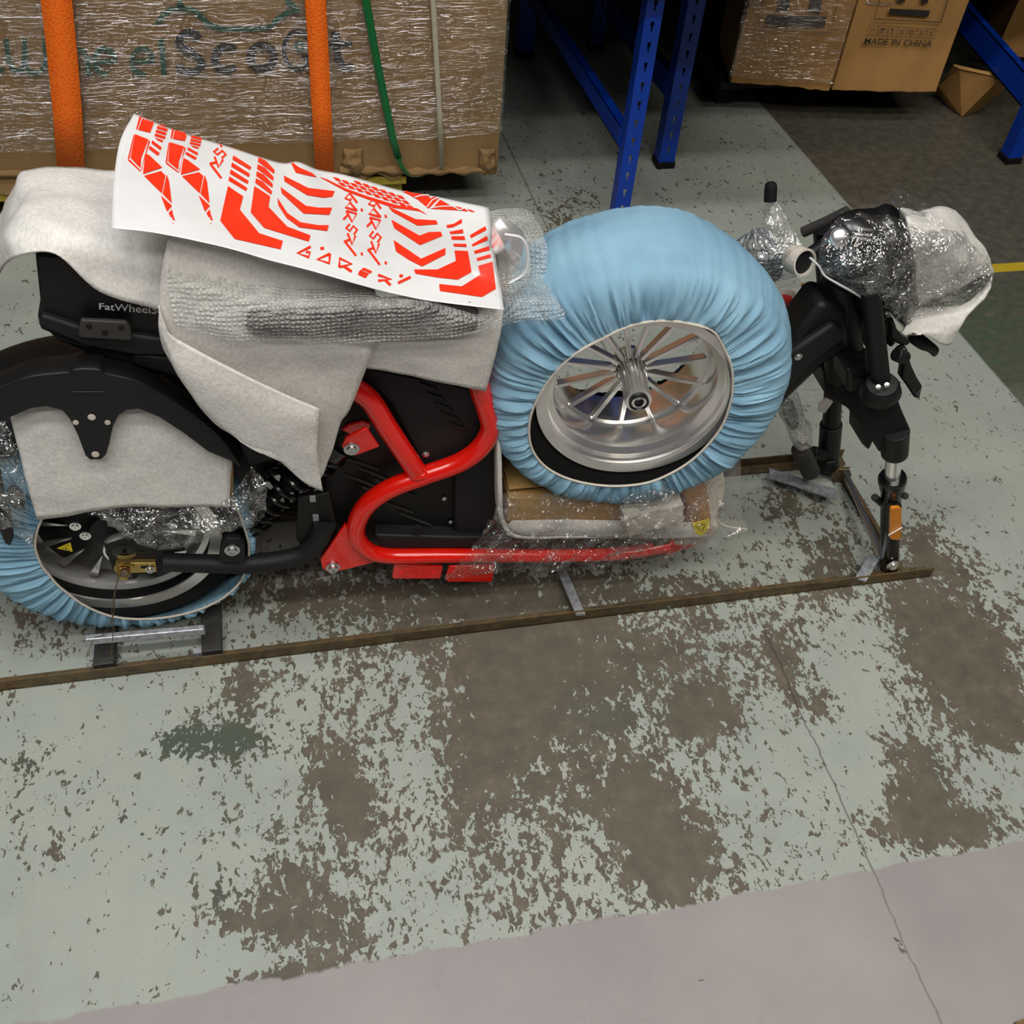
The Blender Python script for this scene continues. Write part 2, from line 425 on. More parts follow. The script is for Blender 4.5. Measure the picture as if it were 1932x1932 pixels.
# ================================================================== THE SETTING
def floor():
    xs = np.concatenate([np.linspace(-6, -1.25, 20), np.arange(-1.2, 3.2, .016), np.linspace(3.25, 8, 20)])
    ys = np.concatenate([np.linspace(-4, .1, 12), np.arange(.15, 3.7, .016), np.linspace(3.75, 7, 12)])
    X, Y = np.meshgrid(xs, ys); P = np.stack([X, Y, 0*X], -1).reshape(-1, 3)
    nx, ny = len(xs), len(ys)
    idx = np.arange(nx*ny).reshape(ny, nx)
    F = np.stack([idx[:-1, :-1], idx[:-1, 1:], idx[1:, 1:], idx[1:, :-1]], -1).reshape(-1, 4)
    me = bpy.data.meshes.new('floor'); me.from_pydata(P.tolist(), [], F.tolist())
    # how worn the paint is, place by place (positions read off the photograph)
    d = P-np.array(CP); z = d@np.array(FW); zz = np.where(z > .2, z, 9e9)
    px = 966+FOC*(d@np.array(RI))/zz; py = 966-FOC*(d@np.array(UP))/zz
    px = np.where(z > .2, px, -9999); 
    D = np.full(len(P), -.034)
    B = [(1050, 1450, 330, 230, .045), (820, 1240, 280, 90, .04), (1350, 1640, 260, 90, .04), (1500, 1000, 160, 90, .05), (1760, 1150, 160, 60, .05), (560, 1120, 130, 50, .06), (600, 1560, 160, 160, .04), (140, 1160, 150, 60, .05), (120, 1480, 90, 160, .03), (1640, 1060, 60, 60, .05), (980, 1300, 90, 120, .16), (1060, 1230, 150, 60, .16), (860, 1180, 200, 50, .06), (700, 1130, 230, 40, .06), (640, 1470, 38, 60, .20), (670, 1540, 28, 45, .18), (900, 1450, 60, 90, .12),
         (560, 1680, 110, 60, .13), (480, 1740, 90, 18, .2), (620, 1790, 100, 50, .14), (1240, 1560, 60, 70, .20), (1200, 1490, 60, 40, .12), (1270, 1650, 60, 45, .16), (1100, 1400, 130, 100, .07),
         (1350, 1350, 60, 45, .16), (1300, 1270, 130, 90, .08), (1480, 1230, 40, 60, .16), (1540, 1330, 40, 30, .16), (1820, 1260, 90, 90, .24), (1780, 1200, 60, 70, .16), (1900, 1360, 70, 60, .2), (1740, 1480, 60, 70, .20),
         (1840, 1560, 90, 40, .16), (1690, 1430, 35, 40, .12), (1720, 1560, 100, 30, .15), (1700, 1130, 45, 35, .14), (1740, 1020, 45, 35, .17), (1560, 1080, 40, 60, .14), (1790, 1080, 60, 25, .10), (1490, 950, 50, 22, .10),
         (760, 1300, 200, 110, .035), (1050, 1560, 280, 200, .03), (1400, 1480, 130, 160, .02), (950, 1650, 200, 100, .03), (540, 1850, 60, 20, .25), (800, 1100, 300, 40, .07), (1100, 1110, 200, 45, .09), (1300, 1120, 140, 30, .07),
         (445, 1395, 55, 34, .21), (340, 1400, 45, 30, .15), (150, 1110, 160, 80, .035), (60, 1440, 25, 25, .13), (110, 1606, 16, 14, .18), (300, 1660, 60, 60, .05), (415, 1690, 16, 16, .15), (30, 1530, 10, 60, .08), (450, 1300, 55, 30, .13),
         (480, 1250, 150, 30, .05), (200, 1170, 170, 60, .03), (1800, 1060, 60, 30, .06), (250, 1450, 160, 160, -.01), (130, 1750, 220, 130, -.03), (150, 1350, 120, 90, -.02), (1600, 1700, 200, 60, .0), (1060, 400, 50, 40, .10), (1250, 400, 250, 80, .0),
         (1540, 1480, 160, 130, -.02), (1330, 1190, 40, 60, .03), (1500, 800, 300, 200, -.015), (1640, 1380, 50, 130, -.04), (640, 1850, 60, 30, .1), (500, 1905, 80, 14, .12), (270, 1880, 30, 12, .1)]
    for cx, cy, rx, ry, a in B: D += a*np.exp(-((px-cx)/rx)**2/1.4-((py-cy)/ry)**2/1.4)
    D = np.clip(D, -.1, .3)
    at = me.attributes.new('wear', 'FLOAT', 'POINT'); at.data.foreach_set('value', D.astype(np.float32))
    G = np.zeros(len(P))
    for cx, cy, rx, ry, a in [(445, 1395, 70, 40, 1), (340, 1400, 50, 35, 1), (415, 1690, 25, 25, 1), (300, 1500, 200, 200, .35), (1850, 640, 160, 120, 1), (60, 1440, 30, 30, .8), (1150, 1350, 140, 70, .3), (260, 1570, 40, 60, .8)]:
        G += a*np.exp(-((px-cx)/rx)**2-((py-cy)/ry)**2)
    at = me.attributes.new('green', 'FLOAT', 'POINT'); at.data.foreach_set('value', np.clip(G, 0, 1).astype(np.float32))
    o = bpy.data.objects.new('floor', me); COL.objects.link(o); o['kind'] = 'structure'
    o['label'] = 'worn warehouse floor of flaking pale green paint over brown concrete'
    t = NT('flaking_floor_paint')
    tc = t.n.new('ShaderNodeTexCoord'); co = tc.outputs['Object']; sx = t.n.new('ShaderNodeSeparateXYZ'); t.link(co, sx.inputs[0])
    x, y = sx.outputs[0], sx.outputs[1]
    wa = t.add('ShaderNodeAttribute'); wa.attribute_name = 'wear'; ga = t.add('ShaderNodeAttribute'); ga.attribute_name = 'green'
    wear, green = wa.outputs['Fac'], ga.outputs['Fac']
    mp = t.n.new('ShaderNodeMapping'); t.link(co, mp.inputs[0]); mp.inputs['Scale'].default_value = (1.25, .8, 1); mc = mp.outputs[0]
    n1 = t.noise(9, 3, .6, mc, .3); n2 = t.noise(34, 4, .6, mc, .5); n3 = t.noise(95, 3, .6, mc, .6)
    s = t.math('ADD', t.math('MULTIPLY', n1, .22), t.math('ADD', t.math('MULTIPLY', n2, .54), t.math('MULTIPLY', n3, .50)))
    s = t.math('SUBTRACT', s, .13)
    s = t.math('ADD', s, wear)
    bare = t.ramp(s, [(.565, (0, 0, 0)), (.577, (1, 1, 1))])
    # speckled edge chips
    # zones
    edge = t.math('ADD', y, t.math('MULTIPLY', t.math('SUBTRACT', t.noise(7, 5, .7, co), .5), .045))
    pink = t.ramp(edge, [(.5, (1, 1, 1)), (.5, (0, 0, 0))])
    def step(v, thr, w=.004, up=True):
        r = t.n.new('ShaderNodeMapRange'); r.inputs['From Min'].default_value = thr-w; r.inputs['From Max'].default_value = thr+w
        if not up: r.inputs['To Min'].default_value = 1; r.inputs['To Max'].default_value = 0
        t.link(v, r.inputs['Value']); return r.outputs[0]
    pink = step(edge, .588, .0025, False)
    lane = t.math('ADD', x, t.math('MULTIPLY', y, .0544))
    lane = t.math('ADD', lane, t.math('MULTIPLY', t.noise(40, 3, .6, co), .006))
    dark = step(lane, 1.860, .004)
    dark = t.math('MULTIPLY', dark, step(y, 1.45, .3))
    conc = t.ramp(t.noise(22, 6, .7, co), [(.3, rgb(78, 70, 60)), (.55, rgb(92, 84, 72)), (.75, rgb(110, 101, 88))])
    conc = t.mix(t.math('MULTIPLY', t.noise(3, 3, .5, co), .25), conc, rgb(84, 88, 76))
    conc = t.mix(t.math('MULTIPLY', green, .9), conc, rgb(66, 76, 64))
    paint = t.ramp(t.noise(3.5, 6, .65, co), [(.3, rgb(138, 144, 138)), (.5, rgb(149, 155, 147)), (.7, rgb(156, 159, 147))])
    spots = t.ramp(t.noise(160, 3, .6, co), [(.66, (0, 0, 0)), (.72, (1, 1, 1))])
    paint = t.mix(t.math('MULTIPLY', spots, .35), paint, rgb(104, 98, 84))
    scr = t.noise(6, 5, .7, t.coord((3, .5, 1)))
    paint = t.mix(t.ramp(scr, [(.5, (0, 0, 0)), (.75, (.35, .35, .35))]), paint, rgb(140, 140, 124))
    pk = t.ramp(t.noise(3, 6, .6, co), [(.3, rgb(134, 128, 128)), (.7, rgb(148, 142, 141))])
    pk = t.mix(t.math('MULTIPLY', spots, .25), pk, rgb(150, 140, 132))
    chips = t.ramp(t.math('ADD', t.noise(14, 4, .65, co, .4), t.math('MULTIPLY', wear, .2)), [(.72, (0, 0, 0)), (.73, (1, 1, 1))])
    c = t.mix(bare, paint, conc)
    dk = t.ramp(t.noise(30, 6, .7, co), [(.3, rgb(68, 65, 56)), (.6, rgb(90, 86, 76)), (.8, rgb(116, 110, 96))])
    dk = t.mix(t.math('MULTIPLY', t.math('MULTIPLY', green, .8), t.ramp(t.noise(26, 4, .6, co), [(.35, (1, 1, 1)), (.7, (.1, .1, .1))])), dk, rgb(62, 84, 64))
    c = t.mix(dark, c, dk)
    nopk = t.math('MULTIPLY', pink, t.math('SUBTRACT', 1., chips))
    c = t.mix(pink, c, t.mix(chips, pk, conc))
    # saw-cut joints running away from the walkway, and the line where two pours meet
    j1 = t.math('ABSOLUTE', t.math('SUBTRACT', t.math('ADD', x, t.math('MULTIPLY', t.noise(6, 4, .7, co), .03)), .872))
    j = t.math('MULTIPLY', step(j1, .0012, .0012, False), step(y, 1.15, .05, False))
    j2 = t.math('MULTIPLY', step(t.math('ABSOLUTE', t.math('SUBTRACT', t.math('ADD', x, t.math('MULTIPLY', y, .04)), .852)), .003, .002, False), step(y, 1.6, .05))
    jj = t.math('MAXIMUM', j, t.math('MULTIPLY', j2, .7))
    c = t.mix(t.math('MULTIPLY', jj, t.math('SUBTRACT', .7, t.math('MULTIPLY', pink, .4))), c, rgb(70, 60, 48))
    # yellow lane line
    yl = t.math('MULTIPLY', step(t.math('ABSOLUTE', t.math('SUBTRACT', y, 2.222)), .020, .002, False), step(x, 1.93, .004))
    c = t.mix(t.math('MULTIPLY', yl, .85), c, rgb(196, 168, 34))
    # soft darker band lanes in the paint further back
    t.set(col=c, rough=t.mix(bare, (.42,)*3+(1,), (.62,)*3+(1,)), spec=.35)
    h = t.math('SUBTRACT', t.math('MULTIPLY', t.noise(200, 3, .6, co), .15), t.math('ADD', t.math('MULTIPLY', bare, t.math('SUBTRACT', 1., pink)), jj))
    t.bump(h, .6, .0025)
    me.materials.append(t.m)
floor()
wallm = simple('grey_plaster', rgb(96, 94, 90), .8, 0, .1, 3, .2, 40)
o = link('wall_back', box_bm((-6, 6.2, 0), (8, 6.3, 5)), wallm, None, False); o['kind'] = 'structure'
o = link('wall_right', box_bm((8, -4, 0), (8.1, 6.3, 5)), wallm, None, False); o['kind'] = 'structure'

# ================================================================== THE CRATE BASE
crate = empty('crate_base', (.36, 1.35, 0), 'rusty angle-iron crate base under the scooter, on the painted floor', 'crate base')
def angle_bar(name, p0, p1, w, h, mat, parent, t=.0035, inward=Vector((0, 1, 0)), slots=()):
    """L-section bar along the floor, with oblong holes in its upright leg"""
    p0, p1 = Vector(p0), Vector(p1); d = p1-p0; L = d.length; e = d/L; z = Vector((0, 0, 1)); bm = bmesh.new()
    obox_bm(p0, d, inward*w, z*t, bm)
    c = sorted(slots); s0 = 0
    for s in list(c)+[None]:
        e1 = L if s is None else s-.011
        obox_bm(p0+e*s0, e*(e1-s0), inward*t, z*h, bm)
        if s is not None:
            obox_bm(p0+e*(s-.011), e*.022, inward*t, z*h*.38, bm)
            obox_bm(p0+e*(s-.011)+z*h*.66, e*.022, inward*t, z*h*.34, bm); s0 = s+.011
    return link(name, bm, mat, parent, False)
angle_bar('rail', (-1.15, 1.176, .002), (1.262, 1.166, .002), .026, .026, 'rust', crate, slots=(1.226, 1.76, 2.36, .6))
angle_bar('rail', (-1.15, 1.545, .002), (1.22, 1.535, .002), .026, .026, 'rust', crate, inward=Vector((0, -1, 0)), slots=(2.28,))
angle_bar('crossbar', (1.185, 1.19, .004), (1.185, 1.53, .004), .026, .026, 'rust', crate, inward=Vector((1, 0, 0)))
link('crossbar', obox_bm(W(1046, 1068, .02), W(1058, 1068, .02)-W(1046, 1068, .02)+Vector((.006, 0, 0)), Vector((.012, -.13, 0)), Vector((0, 0, .006))), 'steel', crate, False)
for a in (-.415, -.225):
    link('crossbar', box_bm((a, 1.185, .004), (a+.036, 1.53, .028)), 'greyplastic', crate, False, bevel=.002)
link('lug', box_bm((-.240, 1.186, .004), (-.222, 1.198, .024)), 'steel', crate, False)
link('clamp_bar', obox_bm(V(164, 1218, 1.198), V(388, 1198, 1.198)-V(164, 1218, 1.198), Vector((0, .012, 0)), Vector((0, 0, .017))), 'steel', crate, False, bevel=.002)
cyl('bolt_rod', V(160, 1208, 1.21), V(200, 1205, 1.21), .004, 'zinc', crate)
cyl('axle_rod', V(1592, 886, 1.465), V(1664, 1052, 1.20), .0065, 'zinc', crate)
lathe('stop_plate', [(0, 0), (.022, 0), (.024, .002), (.024, .008), (.022, .01), (0, .01)], V(1586, 892, 1.468), (-.2, -1, 0), 'rust', crate, 6)
link('tie_strip', obox_bm(W(1450, 884, .03), W(1577, 925, .03)-W(1450, 884, .03), W(1452, 903, .03)-W(1450, 884, .03), Vector((0, 0, .003))), 'steel', crate, False)
link('tie_strip', obox_bm(W(1640, 1046, .03), W(1612, 1092, .022)-W(1640, 1046, .03), Vector((.02, -.012, 0)), Vector((0, 0, .003))), 'steel', crate, False)

# ================================================================== THE SCOOTER
sc = empty('electric_scooter', (.36, 1.355, 0), 'part-unpacked electric scooter with red tube frame and black body, bolted to its crate base', 'scooter')
YN, YF = 1.235, 1.475
def xz(px, py, y): v = V(px, py, y); return (v.x, v.z)
def mirror(pts, y): return [Vector((p.x, y, p.z)) for p in pts]
# red tubes
main = [V(*p, YN) for p in [(894, 680), (899, 710), (908, 742), (919, 775), (925, 808), (907, 843), (868, 872), (800, 897), (735, 922), (690, 955), (671, 998), (686, 1032), (728, 1048), (830, 1048), (960, 1048), (1100, 1047), (1190, 1042), (1262, 1028)]]
tube('frame_tube', main, lambda t: .0172 if t < .55 else .0172-.0035*min(1, (t-.55)*4), 'red', sc, 8, 18)
diag = [V(*p, YN) for p in [(470, 722), (560, 712), (640, 722), (695, 752), (730, 805), (768, 862), (788, 892)]]
tube('frame_tube', diag, .0175, 'red', sc, 8, 18)
low = [p for p in main if p.z < .24]
tube('frame_tube', mirror(main[7:], YF), .014, 'red', sc, 6, 14)
tube('frame_tube', mirror(diag[:], YF), .0165, 'red', sc, 6, 14)
sphere('weld_seam', V(790, 893, YN-.004), .019, 'red', sc, (1.1, .8, .5))
g = plate('gusset', [(652, 990), (660, 1010), (668, 1035), (690, 1050), (712, 1060), (640, 1078), (622, 1083), (608, 1072), (605, 1056)], YN-.003, .008, 'red', sc, .0015)
bolt(628, 1069, YN-.003, .0085, g, h=.010)
g = plate('shock_bracket', [(692, 808), (716, 843), (672, 860), (652, 857), (645, 843), (652, 827)], YN-.012, .006, 'red', sc, .0015)
bolt(663, 846, YN-.012, .0085, g, h=.008)
plate('shock_bracket', [(686, 796), (700, 800), (695, 818), (660, 820), (645, 812), (660, 802)], YN+.03, .006, 'red', sc, .0015)
g = plate('footrest_plate', [(744, 1066), (835, 1069), (832, 1088), (829, 1092), (742, 1092), (740, 1088)], YN-.006, .005, 'red', sc, .001)
for q in (756, 818): bolt(q, 1083, YN-.006, .004, g, 'red', .002, 'rivet')
g = plate('footrest_plate', [(848, 1069), (934, 1067), (928, 1098), (845, 1098), (840, 1092)], YN-.008, .005, 'red', sc, .001)
for q in (852, 925): bolt(q, 1080, YN-.008, .004, g, 'red', .002, 'rivet')
# battery box and body
body = [(560, 690), (930, 690), (945, 800), (940, 1010), (700, 1022), (640, 1005), (612, 960), (598, 850)]
plate('battery_box', body, 1.27, .17, 'black', sc, .006)
plate('battery_cover', [(640, 700), (700, 695), (905, 735), (906, 748), (913, 780), (905, 822), (880, 845), (845, 868), (806, 881), (796, 878), (760, 806), (735, 760), (712, 738)], YN+.018, .03, 'blackmatte', sc, .005)
for i in range(5):
    x0, y0 = 790+i*14, 722+i*19
    plate('vent_slot', [(x0, y0), (x0+30, y0+9), (x0+38, y0+18), (x0+8, y0+10)], YN+.0145, .006, 'black', sc, .0015)
bolt(803, 857, YN+.018, .0042, sc, h=.004, name='screw')
plate('side_panel', [(858, 880), (900, 850), (925, 800), (938, 830), (941, 985), (918, 1013), (872, 1015), (858, 1004)], YN+.02, .05, 'blackmatte', sc, .006, 0)
for q in ((838, 941), (850, 985)): bolt(*q, YN+.03, .003, sc, h=.003, name='screw')
for i in range(5):
    x0, y0 = 640+i*34, 868+i*24
    if i < 3: plate('cooling_rib', [(x0, y0-10), (x0+75, y0+20), (x0+75, y0+22), (x0, y0-8)], YN+.031, .004, 'greyplastic', sc, 0)
    plate('cooling_rib', [(x0+10, y0+28), (x0+72, y0+52), (x0+72, y0+54), (x0+10, y0+30)], YN+.031, .004, 'greyplastic', sc, 0)
plate('deck_beam', [(708, 1010), (862, 1014), (940, 1014), (1180, 1022), (1260, 1020), (1260, 1034), (1150, 1036), (720, 1036)], YN+.008, .22, 'blackmatte', sc, .004)
link('deck', obox_bm(V(930, 1010, 1.25), Vector((.45, 0, -.004)), Vector((0, .2, 0)), Vector((0, 0, .012))), 'rubber', sc, False, bevel=.003)
bolt(789, 1003, YN+.006, .005, sc, 'black', .003, 'screw')
# seat box (tail) with lettering
sb = plate('seat_box', [(66, 478), (78, 590), (70, 596), (76, 622), (150, 650), (340, 662), (640, 680), (720, 600), (640, 520), (300, 500)], 1.232, .10, 'black', sc, .006)
lip = plate('seat_box_sill', [(76, 596), (90, 598), (150, 618), (300, 640), (330, 640), (330, 672), (260, 672), (160, 654), (80, 618)], 1.222, .03, 'blackmatte', sc, .004)
br = plate('rack_bracket', [(152, 604), (238, 608), (246, 618), (250, 640), (246, 644), (150, 638), (147, 632)], 1.212, .008, 'greyplastic', sc, .003)
for q in ((168, 616), (229, 619), (198, 628)): bolt(*q, 1.2125, .003, br, 'black', .002, 'screw')
plate('tail_cowl', [(84, 622), (150, 650), (330, 662), (470, 680), (640, 700), (640, 780), (560, 860), (470, 880), (440, 820), (380, 745), (320, 712), (230, 690), (170, 668), (110, 645)], 1.238, .22, 'blackmatte', sc, .006)
bolt(272, 659, 1.236, .006, sc, 'black', .003, 'screw')
plate('tail_cowl_edge', [(250, 668), (330, 676), (420, 735), (470, 800), (450, 800), (390, 745), (330, 712), (250, 690)], 1.226, .02, 'black', sc, .005)
s = Surf(plane=(Vector((0, 1.232, 0)), Vector((0, -1, 0))), off=.0008)
text_print('lettering', 'FatWheelScoot', [(187, 571), (344, 578), (344, 596), (187, 583)], s, 'letters', sb, .012)
print_polys('lettering_emblem', stroke([(266, 577), (274, 572), (284, 575), (300, 574), (310, 571)], 2.5), s, 'letters', sb)
# rear mudguard over the wheel
WC = Vector((-.335, 1.36, .262))
def arc_guard(name, r, a0, a1, y0, y1, mat, parent, th=.004, crown=.02):
    rows = []
    for i in range(13):
        a = math.radians(a0+(a1-a0)*i/12); row = []
        for k in range(7):
            u = k/6; rr = r-crown*(2*u-1)**4*1.6-crown*.3*(2*u-1)**2
            row.append(Vector((WC.x+math.cos(a)*rr, y0+(y1-y0)*u, WC.z+math.sin(a)*rr)))
        rows.append(row)
    return sheet(name, rows, mat, parent, 3, 3, 0, 1, th, pts3=True)
arc_guard('mudguard', .325, 28, 175, 1.245, 1.475, 'black', sc, .005, .03)
arch_out = [(-25, 742), (0, 735), (60, 713), (128, 706), (140, 701), (165, 699), (188, 701), (200, 708), (262, 724), (332, 762), (402, 815), (440, 862), (452, 880)]
arch_in = [(440, 872), (392, 852), (350, 820), (300, 787), (262, 772), (240, 774), (224, 784), (214, 802), (206, 838), (200, 858), (192, 867), (170, 868), (161, 860), (147, 822), (132, 792), (118, 775), (88, 767), (58, 771), (10, 792), (-25, 805)]
ma = plate('mudguard_stay', arch_out+arch_in, 1.195, .005, 'blackmatte', sc, .0015)
A = [V(x, y, 1.195) for x, y in arch_out]
sheet('mudguard_stay_flange', [A, [p+Vector((0, .012, .001)) for p in A], [p+Vector((0, .045, -.004)) for p in A]], 'black', ma, 3, 3, 0, 1, .004, pts3=True)
pl = plate('stay_slot', [(134, 739), (196, 739), (198, 742), (196, 745), (136, 745), (133, 742)], 1.1935, .004, 'black', ma, .001)
for q, r in (((143, 797), .0042), ((173, 787), .0055), ((203, 797), .0042), ((180, 857), .0055)):
    lathe('stay_hole', [(r, 0), (r*.95, .001), (0, .001)], V(*q, 1.1945), (0, -1, 0), 'foamsolid', ma, 16)
# rear wheel -------------------------------------------------------------------------------
def tyre_prof(R, w, ri, n=9):
    h = w/2; p = [(ri, -h*.78), (ri+.015, -h*.88), ((ri+R)/2, -h*1.0), (R-.022, -h*.92), (R-.006, -h*.68), (R, -h*.3), (R, h*.3), (R-.006, h*.68), (R-.022, h*.92), ((ri+R)/2, h), (ri+.015, h*.88), (ri, h*.78)]
    return p
AX = Vector((0, 1, 0))
tr = lathe('tyre', tyre_prof(.232, .21, .158), WC, AX, 'rubber', sc, 96, True)
def rim_prof(h, q=1.):   # near lip, well, far lip
    return [(.166, -h), (.167, -h-.004), (.158, -h-.005), (.1555, -h+.004), (.148, -h+.008), (.1465, -h+.018), (.136, -h+.024), (.1335, -h+.034), (.1325, -h+.075), (.136, 0), (.1325, h-.05), (.136, h-.02), (.155, h-.004), (.166, h), (.162, h), (.150, h-.010), (.140, h-.02), (.139, 0), (.150, -h+.02)]
rw = lathe('rim', [(r_*1.09, h_) for r_, h_ in rim_prof(.088)], WC, AX, 'alu', sc, 128, True)
CH = WC+Vector((0, -.088, 0))
mot = lathe('hub_motor', [(0, .0), (.04, .0), (.045, .006), (.06, .012), (.122, .020), (.130, .026), (.132, .06), (.1, .07), (0, .08)], WC+Vector((0, -.072, 0)), AX, 'black', sc, 64)
lathe('rim_bead', [(.157, 0), (.178, 0), (.178, .004), (.157, .004)], WC+Vector((0, -.096, 0)), AX, 'alu', rw, 96, True)
for k in range(14):
    a = 2*math.pi*k/14+.2; u = Vector((math.cos(a), 0, math.sin(a))); v = Vector((-math.sin(a), 0, math.cos(a)))
    bm = bmesh.new(); c = WC+Vector((0, -.058, 0))
    q = [bm.verts.new(c+u*.075), bm.verts.new(c+u*.134+v*.008), bm.verts.new(c+u*.134-v*.008)]
    q2 = [bm.verts.new(x.co+Vector((0, -.004, 0))) for x in q]
    bm.faces.new(q2); bm.faces.new(q[::-1])
    for i in range(3): bm.faces.new((q[i], q[(i+1) % 3], q2[(i+1) % 3], q2[i]))
    link('motor_fin', bm, 'chrome', sc, False)
for q in ((142, 992), (161, 1010), (324, 992), (313, 1011)): bolt(*q, 1.272, .0062, sc, 'chrome', .006, 'motor_bolt')
lathe('hub_ring', [(.030, 0), (.034, 0), (.034, .012), (.030, .012)], V(235, 1030, 1.262), (0, -1, 0), 'alu', sc, 32, True)
lathe('hub_cap', [(.026, 0), (.024, .012), (.018, .016), (0, .018)], V(235, 1030, 1.262), (0, -1, 0), 'blackgloss', sc, 32)
tri = [(108, 1035), (133, 1024), (137, 1041)]
tp = plate('warning_sticker', tri, 1.262, .0012, 'yellow', sc, 0)
print_polys('sticker_mark', stroke([(115, 1034), (130, 1027.5), (133, 1038)], 1.1, True)+[[(120, 1034), (127, 1033), (127, 1035)]], Surf(plane=(Vector((0, 1.262, 0)), Vector((0, -1, 0)))), 'ink', tp)
# swing arm, dropout, shock absorbers
arm = [(306, 1060), (380, 1063), (455, 1064), (520, 1058), (570, 1046), (598, 1022), (612, 990)]
swing = tube('swing_arm', [V(*p, YN+.004) for p in arm], lambda t: .0165+.002*t, 'blackmatte', sc, 7, 18)
tube('swing_arm', mirror([V(*p, YN+.004) for p in arm], YF), .0165, 'blackmatte', sc, 6, 14)
plate('arm_plate', [(562, 940), (622, 930), (640, 1010), (620, 1050), (585, 1050), (560, 1020)], YN+.01, .012, 'black', sc, .002)
for q in ((584, 936), (590, 972), (592, 988)):
    plate('plate_window', [(q[0], q[1]), (q[0]+11, q[1]), (q[0]+12, q[1]+11), (q[0]+1, q[1]+12)], YN+.008, .002, 'steel', sc, 0)
mb = plate('dropout_plate', [(196, 1030), (250, 1012), (330, 1024), (350, 1040), (312, 1046), (306, 1082), (250, 1087), (215, 1083)], YN+.012, .008, 'blackmatte', sc, .002)
for q in ((230, 1040), (267, 1041)): bolt(*q, YN+.012, .003, mb, 'black', .002, 'screw')
ad = plate('chain_adjuster', [(218, 1063), (294, 1062), (296, 1080), (222, 1082)], YN+.002, .010, 'brass', sc, .001)
plate('adjuster_slot', [(265, 1069), (288, 1068), (288, 1072), (266, 1073)], YN+.001, .002, 'dark', ad, 0)
bolt(283, 1073, YN+.002, .0052, ad, h=.007)
lathe('axle_washer', [(.009, 0), (.0165, 0), (.0165, .003), (.009, .003)], V(234, 1071, YN+.001), (0, -1, 0), 'brass', sc, 32, True)
ab = lathe('axle_nut', [(.011, 0), (.011, .010), (.0098, .012), (.007, .012), (.007, .018), (0, .018)], V(234, 1076, YN-.002), (0, -1, 0), 'brass', sc, 6)
cyl('axle_end', V(234, 1078, YN-.012), V(235, 1083, YN-.03), .0068, 'rust', sc, 16)
sm_ = plate('shock_mount', [(418, 1024), (426, 1016), (452, 1016), (462, 1026), (464, 1062), (455, 1064), (418, 1062), (413, 1058)], YN-.016, .012, 'blackmatte', sc, .003)
bolt(438, 1037, YN-.016, .0088, sm_, h=.008)
def shock(y):
    a, b = V(440, 1034, YN+.012), V(668, 838, YN+.012); a.y = b.y = y
    d = (b-a).normalized(); L = (b-a).length
    root = tube('shock_body', [a, a+d*L*.3, a+d*L*.75, b], lambda t: .012 if t < .45 else .024, 'black', sc, 6, 18)
    cyl('shock_collar', a+d*L*.12, a+d*L*.17, .036, 'blackgloss', root); cyl('shock_collar', a+d*L*.80, a+d*L*.9, .034, 'blackgloss', root)
    for i, (c, r_) in enumerate(((a, .014), (b, .014))): cyl('shock_eye', c-Vector((0, .012, 0)), c+Vector((0, .012, 0)), r_, 'black', root)
    e1 = d.cross(Vector((0, 1, 0))).normalized(); e2 = d.cross(e1); pts = []
    N = 8.5
    for i in range(int(N*16)+1):
        th = 2*math.pi*i/16; s_ = L*(.16+.66*i/(N*16)); pts.append(a+d*s_+(e1*math.cos(th)+e2*math.sin(th))*.033)
    link('coil_spring', tube_bm(pts, .0052, 8), 'blackgloss', root)
shock(1.285); shock(1.45)
# front end -----------------------------------------------------------------------------
hy = 1.345
cyl('head_tube', V(1592, 706, hy), V(1587, 480, hy), .035, 'black', sc, 32)
plate('down_tube', [(1552, 572), (1600, 580), (1604, 660), (1556, 690), (1446, 795), (1404, 862), (1382, 905), (1345, 905), (1376, 850), (1400, 790), (1438, 722), (1466, 680)], 1.305, .075, 'black', sc, .012)
plate('down_tube_cover', [(1420, 722), (1462, 686), (1572, 612), (1594, 628), (1596, 640), (1540, 682), (1450, 768), (1398, 850), (1380, 880), (1370, 850)], 1.292, .02, 'blackmatte', sc, .006)
bolt(1506, 673, 1.292, .0048, sc, h=.004, name='screw')
cl = [(1554, 702, 1.345), (1600, 700, 1.33), (1640, 720, 1.26), (1668, 728, 1.215), (1688, 736, 1.2), (1702, 775, 1.195), (1716, 806, 1.195), (1716, 848, 1.19), (1702, 862, 1.19), (1675, 862, 1.19), (1658, 852, 1.195), (1650, 828, 1.20), (1640, 850, 1.21), (1626, 838, 1.215), (1628, 812, 1.215), (1600, 772, 1.27), (1570, 752, 1.33), (1555, 742, 1.345)]
plate('fork_crown', cl, 1.3, .06, 'black', sc, .008)
link('fork_crown_bridge', obox_bm(V(1600, 742, 1.26), Vector((.075, 0, -.015)), Vector((0, .23, 0)), Vector((-.02, 0, .055))), 'black', sc, False, bevel=.008)
lathe('crown_boss', [(0, 0), (.034, 0), (.036, .006), (.032, .02), (.026, .03), (0, .032)], V(1660, 742, 1.225), (-.3, -.2, 1), 'black', sc, 32)
for q in ((1657, 730), (1673, 726)): bolt(*q, 1.205, .0028, sc, 'chrome', .003, 'crown_bolt', (-.2, -.7, .7))
cyl('upper_fork_tube', V(1664, 738, 1.225), V(1660, 520, 1.225)+Vector((0, .05, 0)), .0165, 'black', sc)
pillow('cable_bundle', [(1612, 540), (1650, 548), (1684, 600), (1676, 640), (1650, 625), (1636, 600), (1618, 590)], 1.33, .05, .05, 'black', sc, 7, .008, 30)
tb = V(1662, 585, 1.225); ta = V(1664, 738, 1.225)
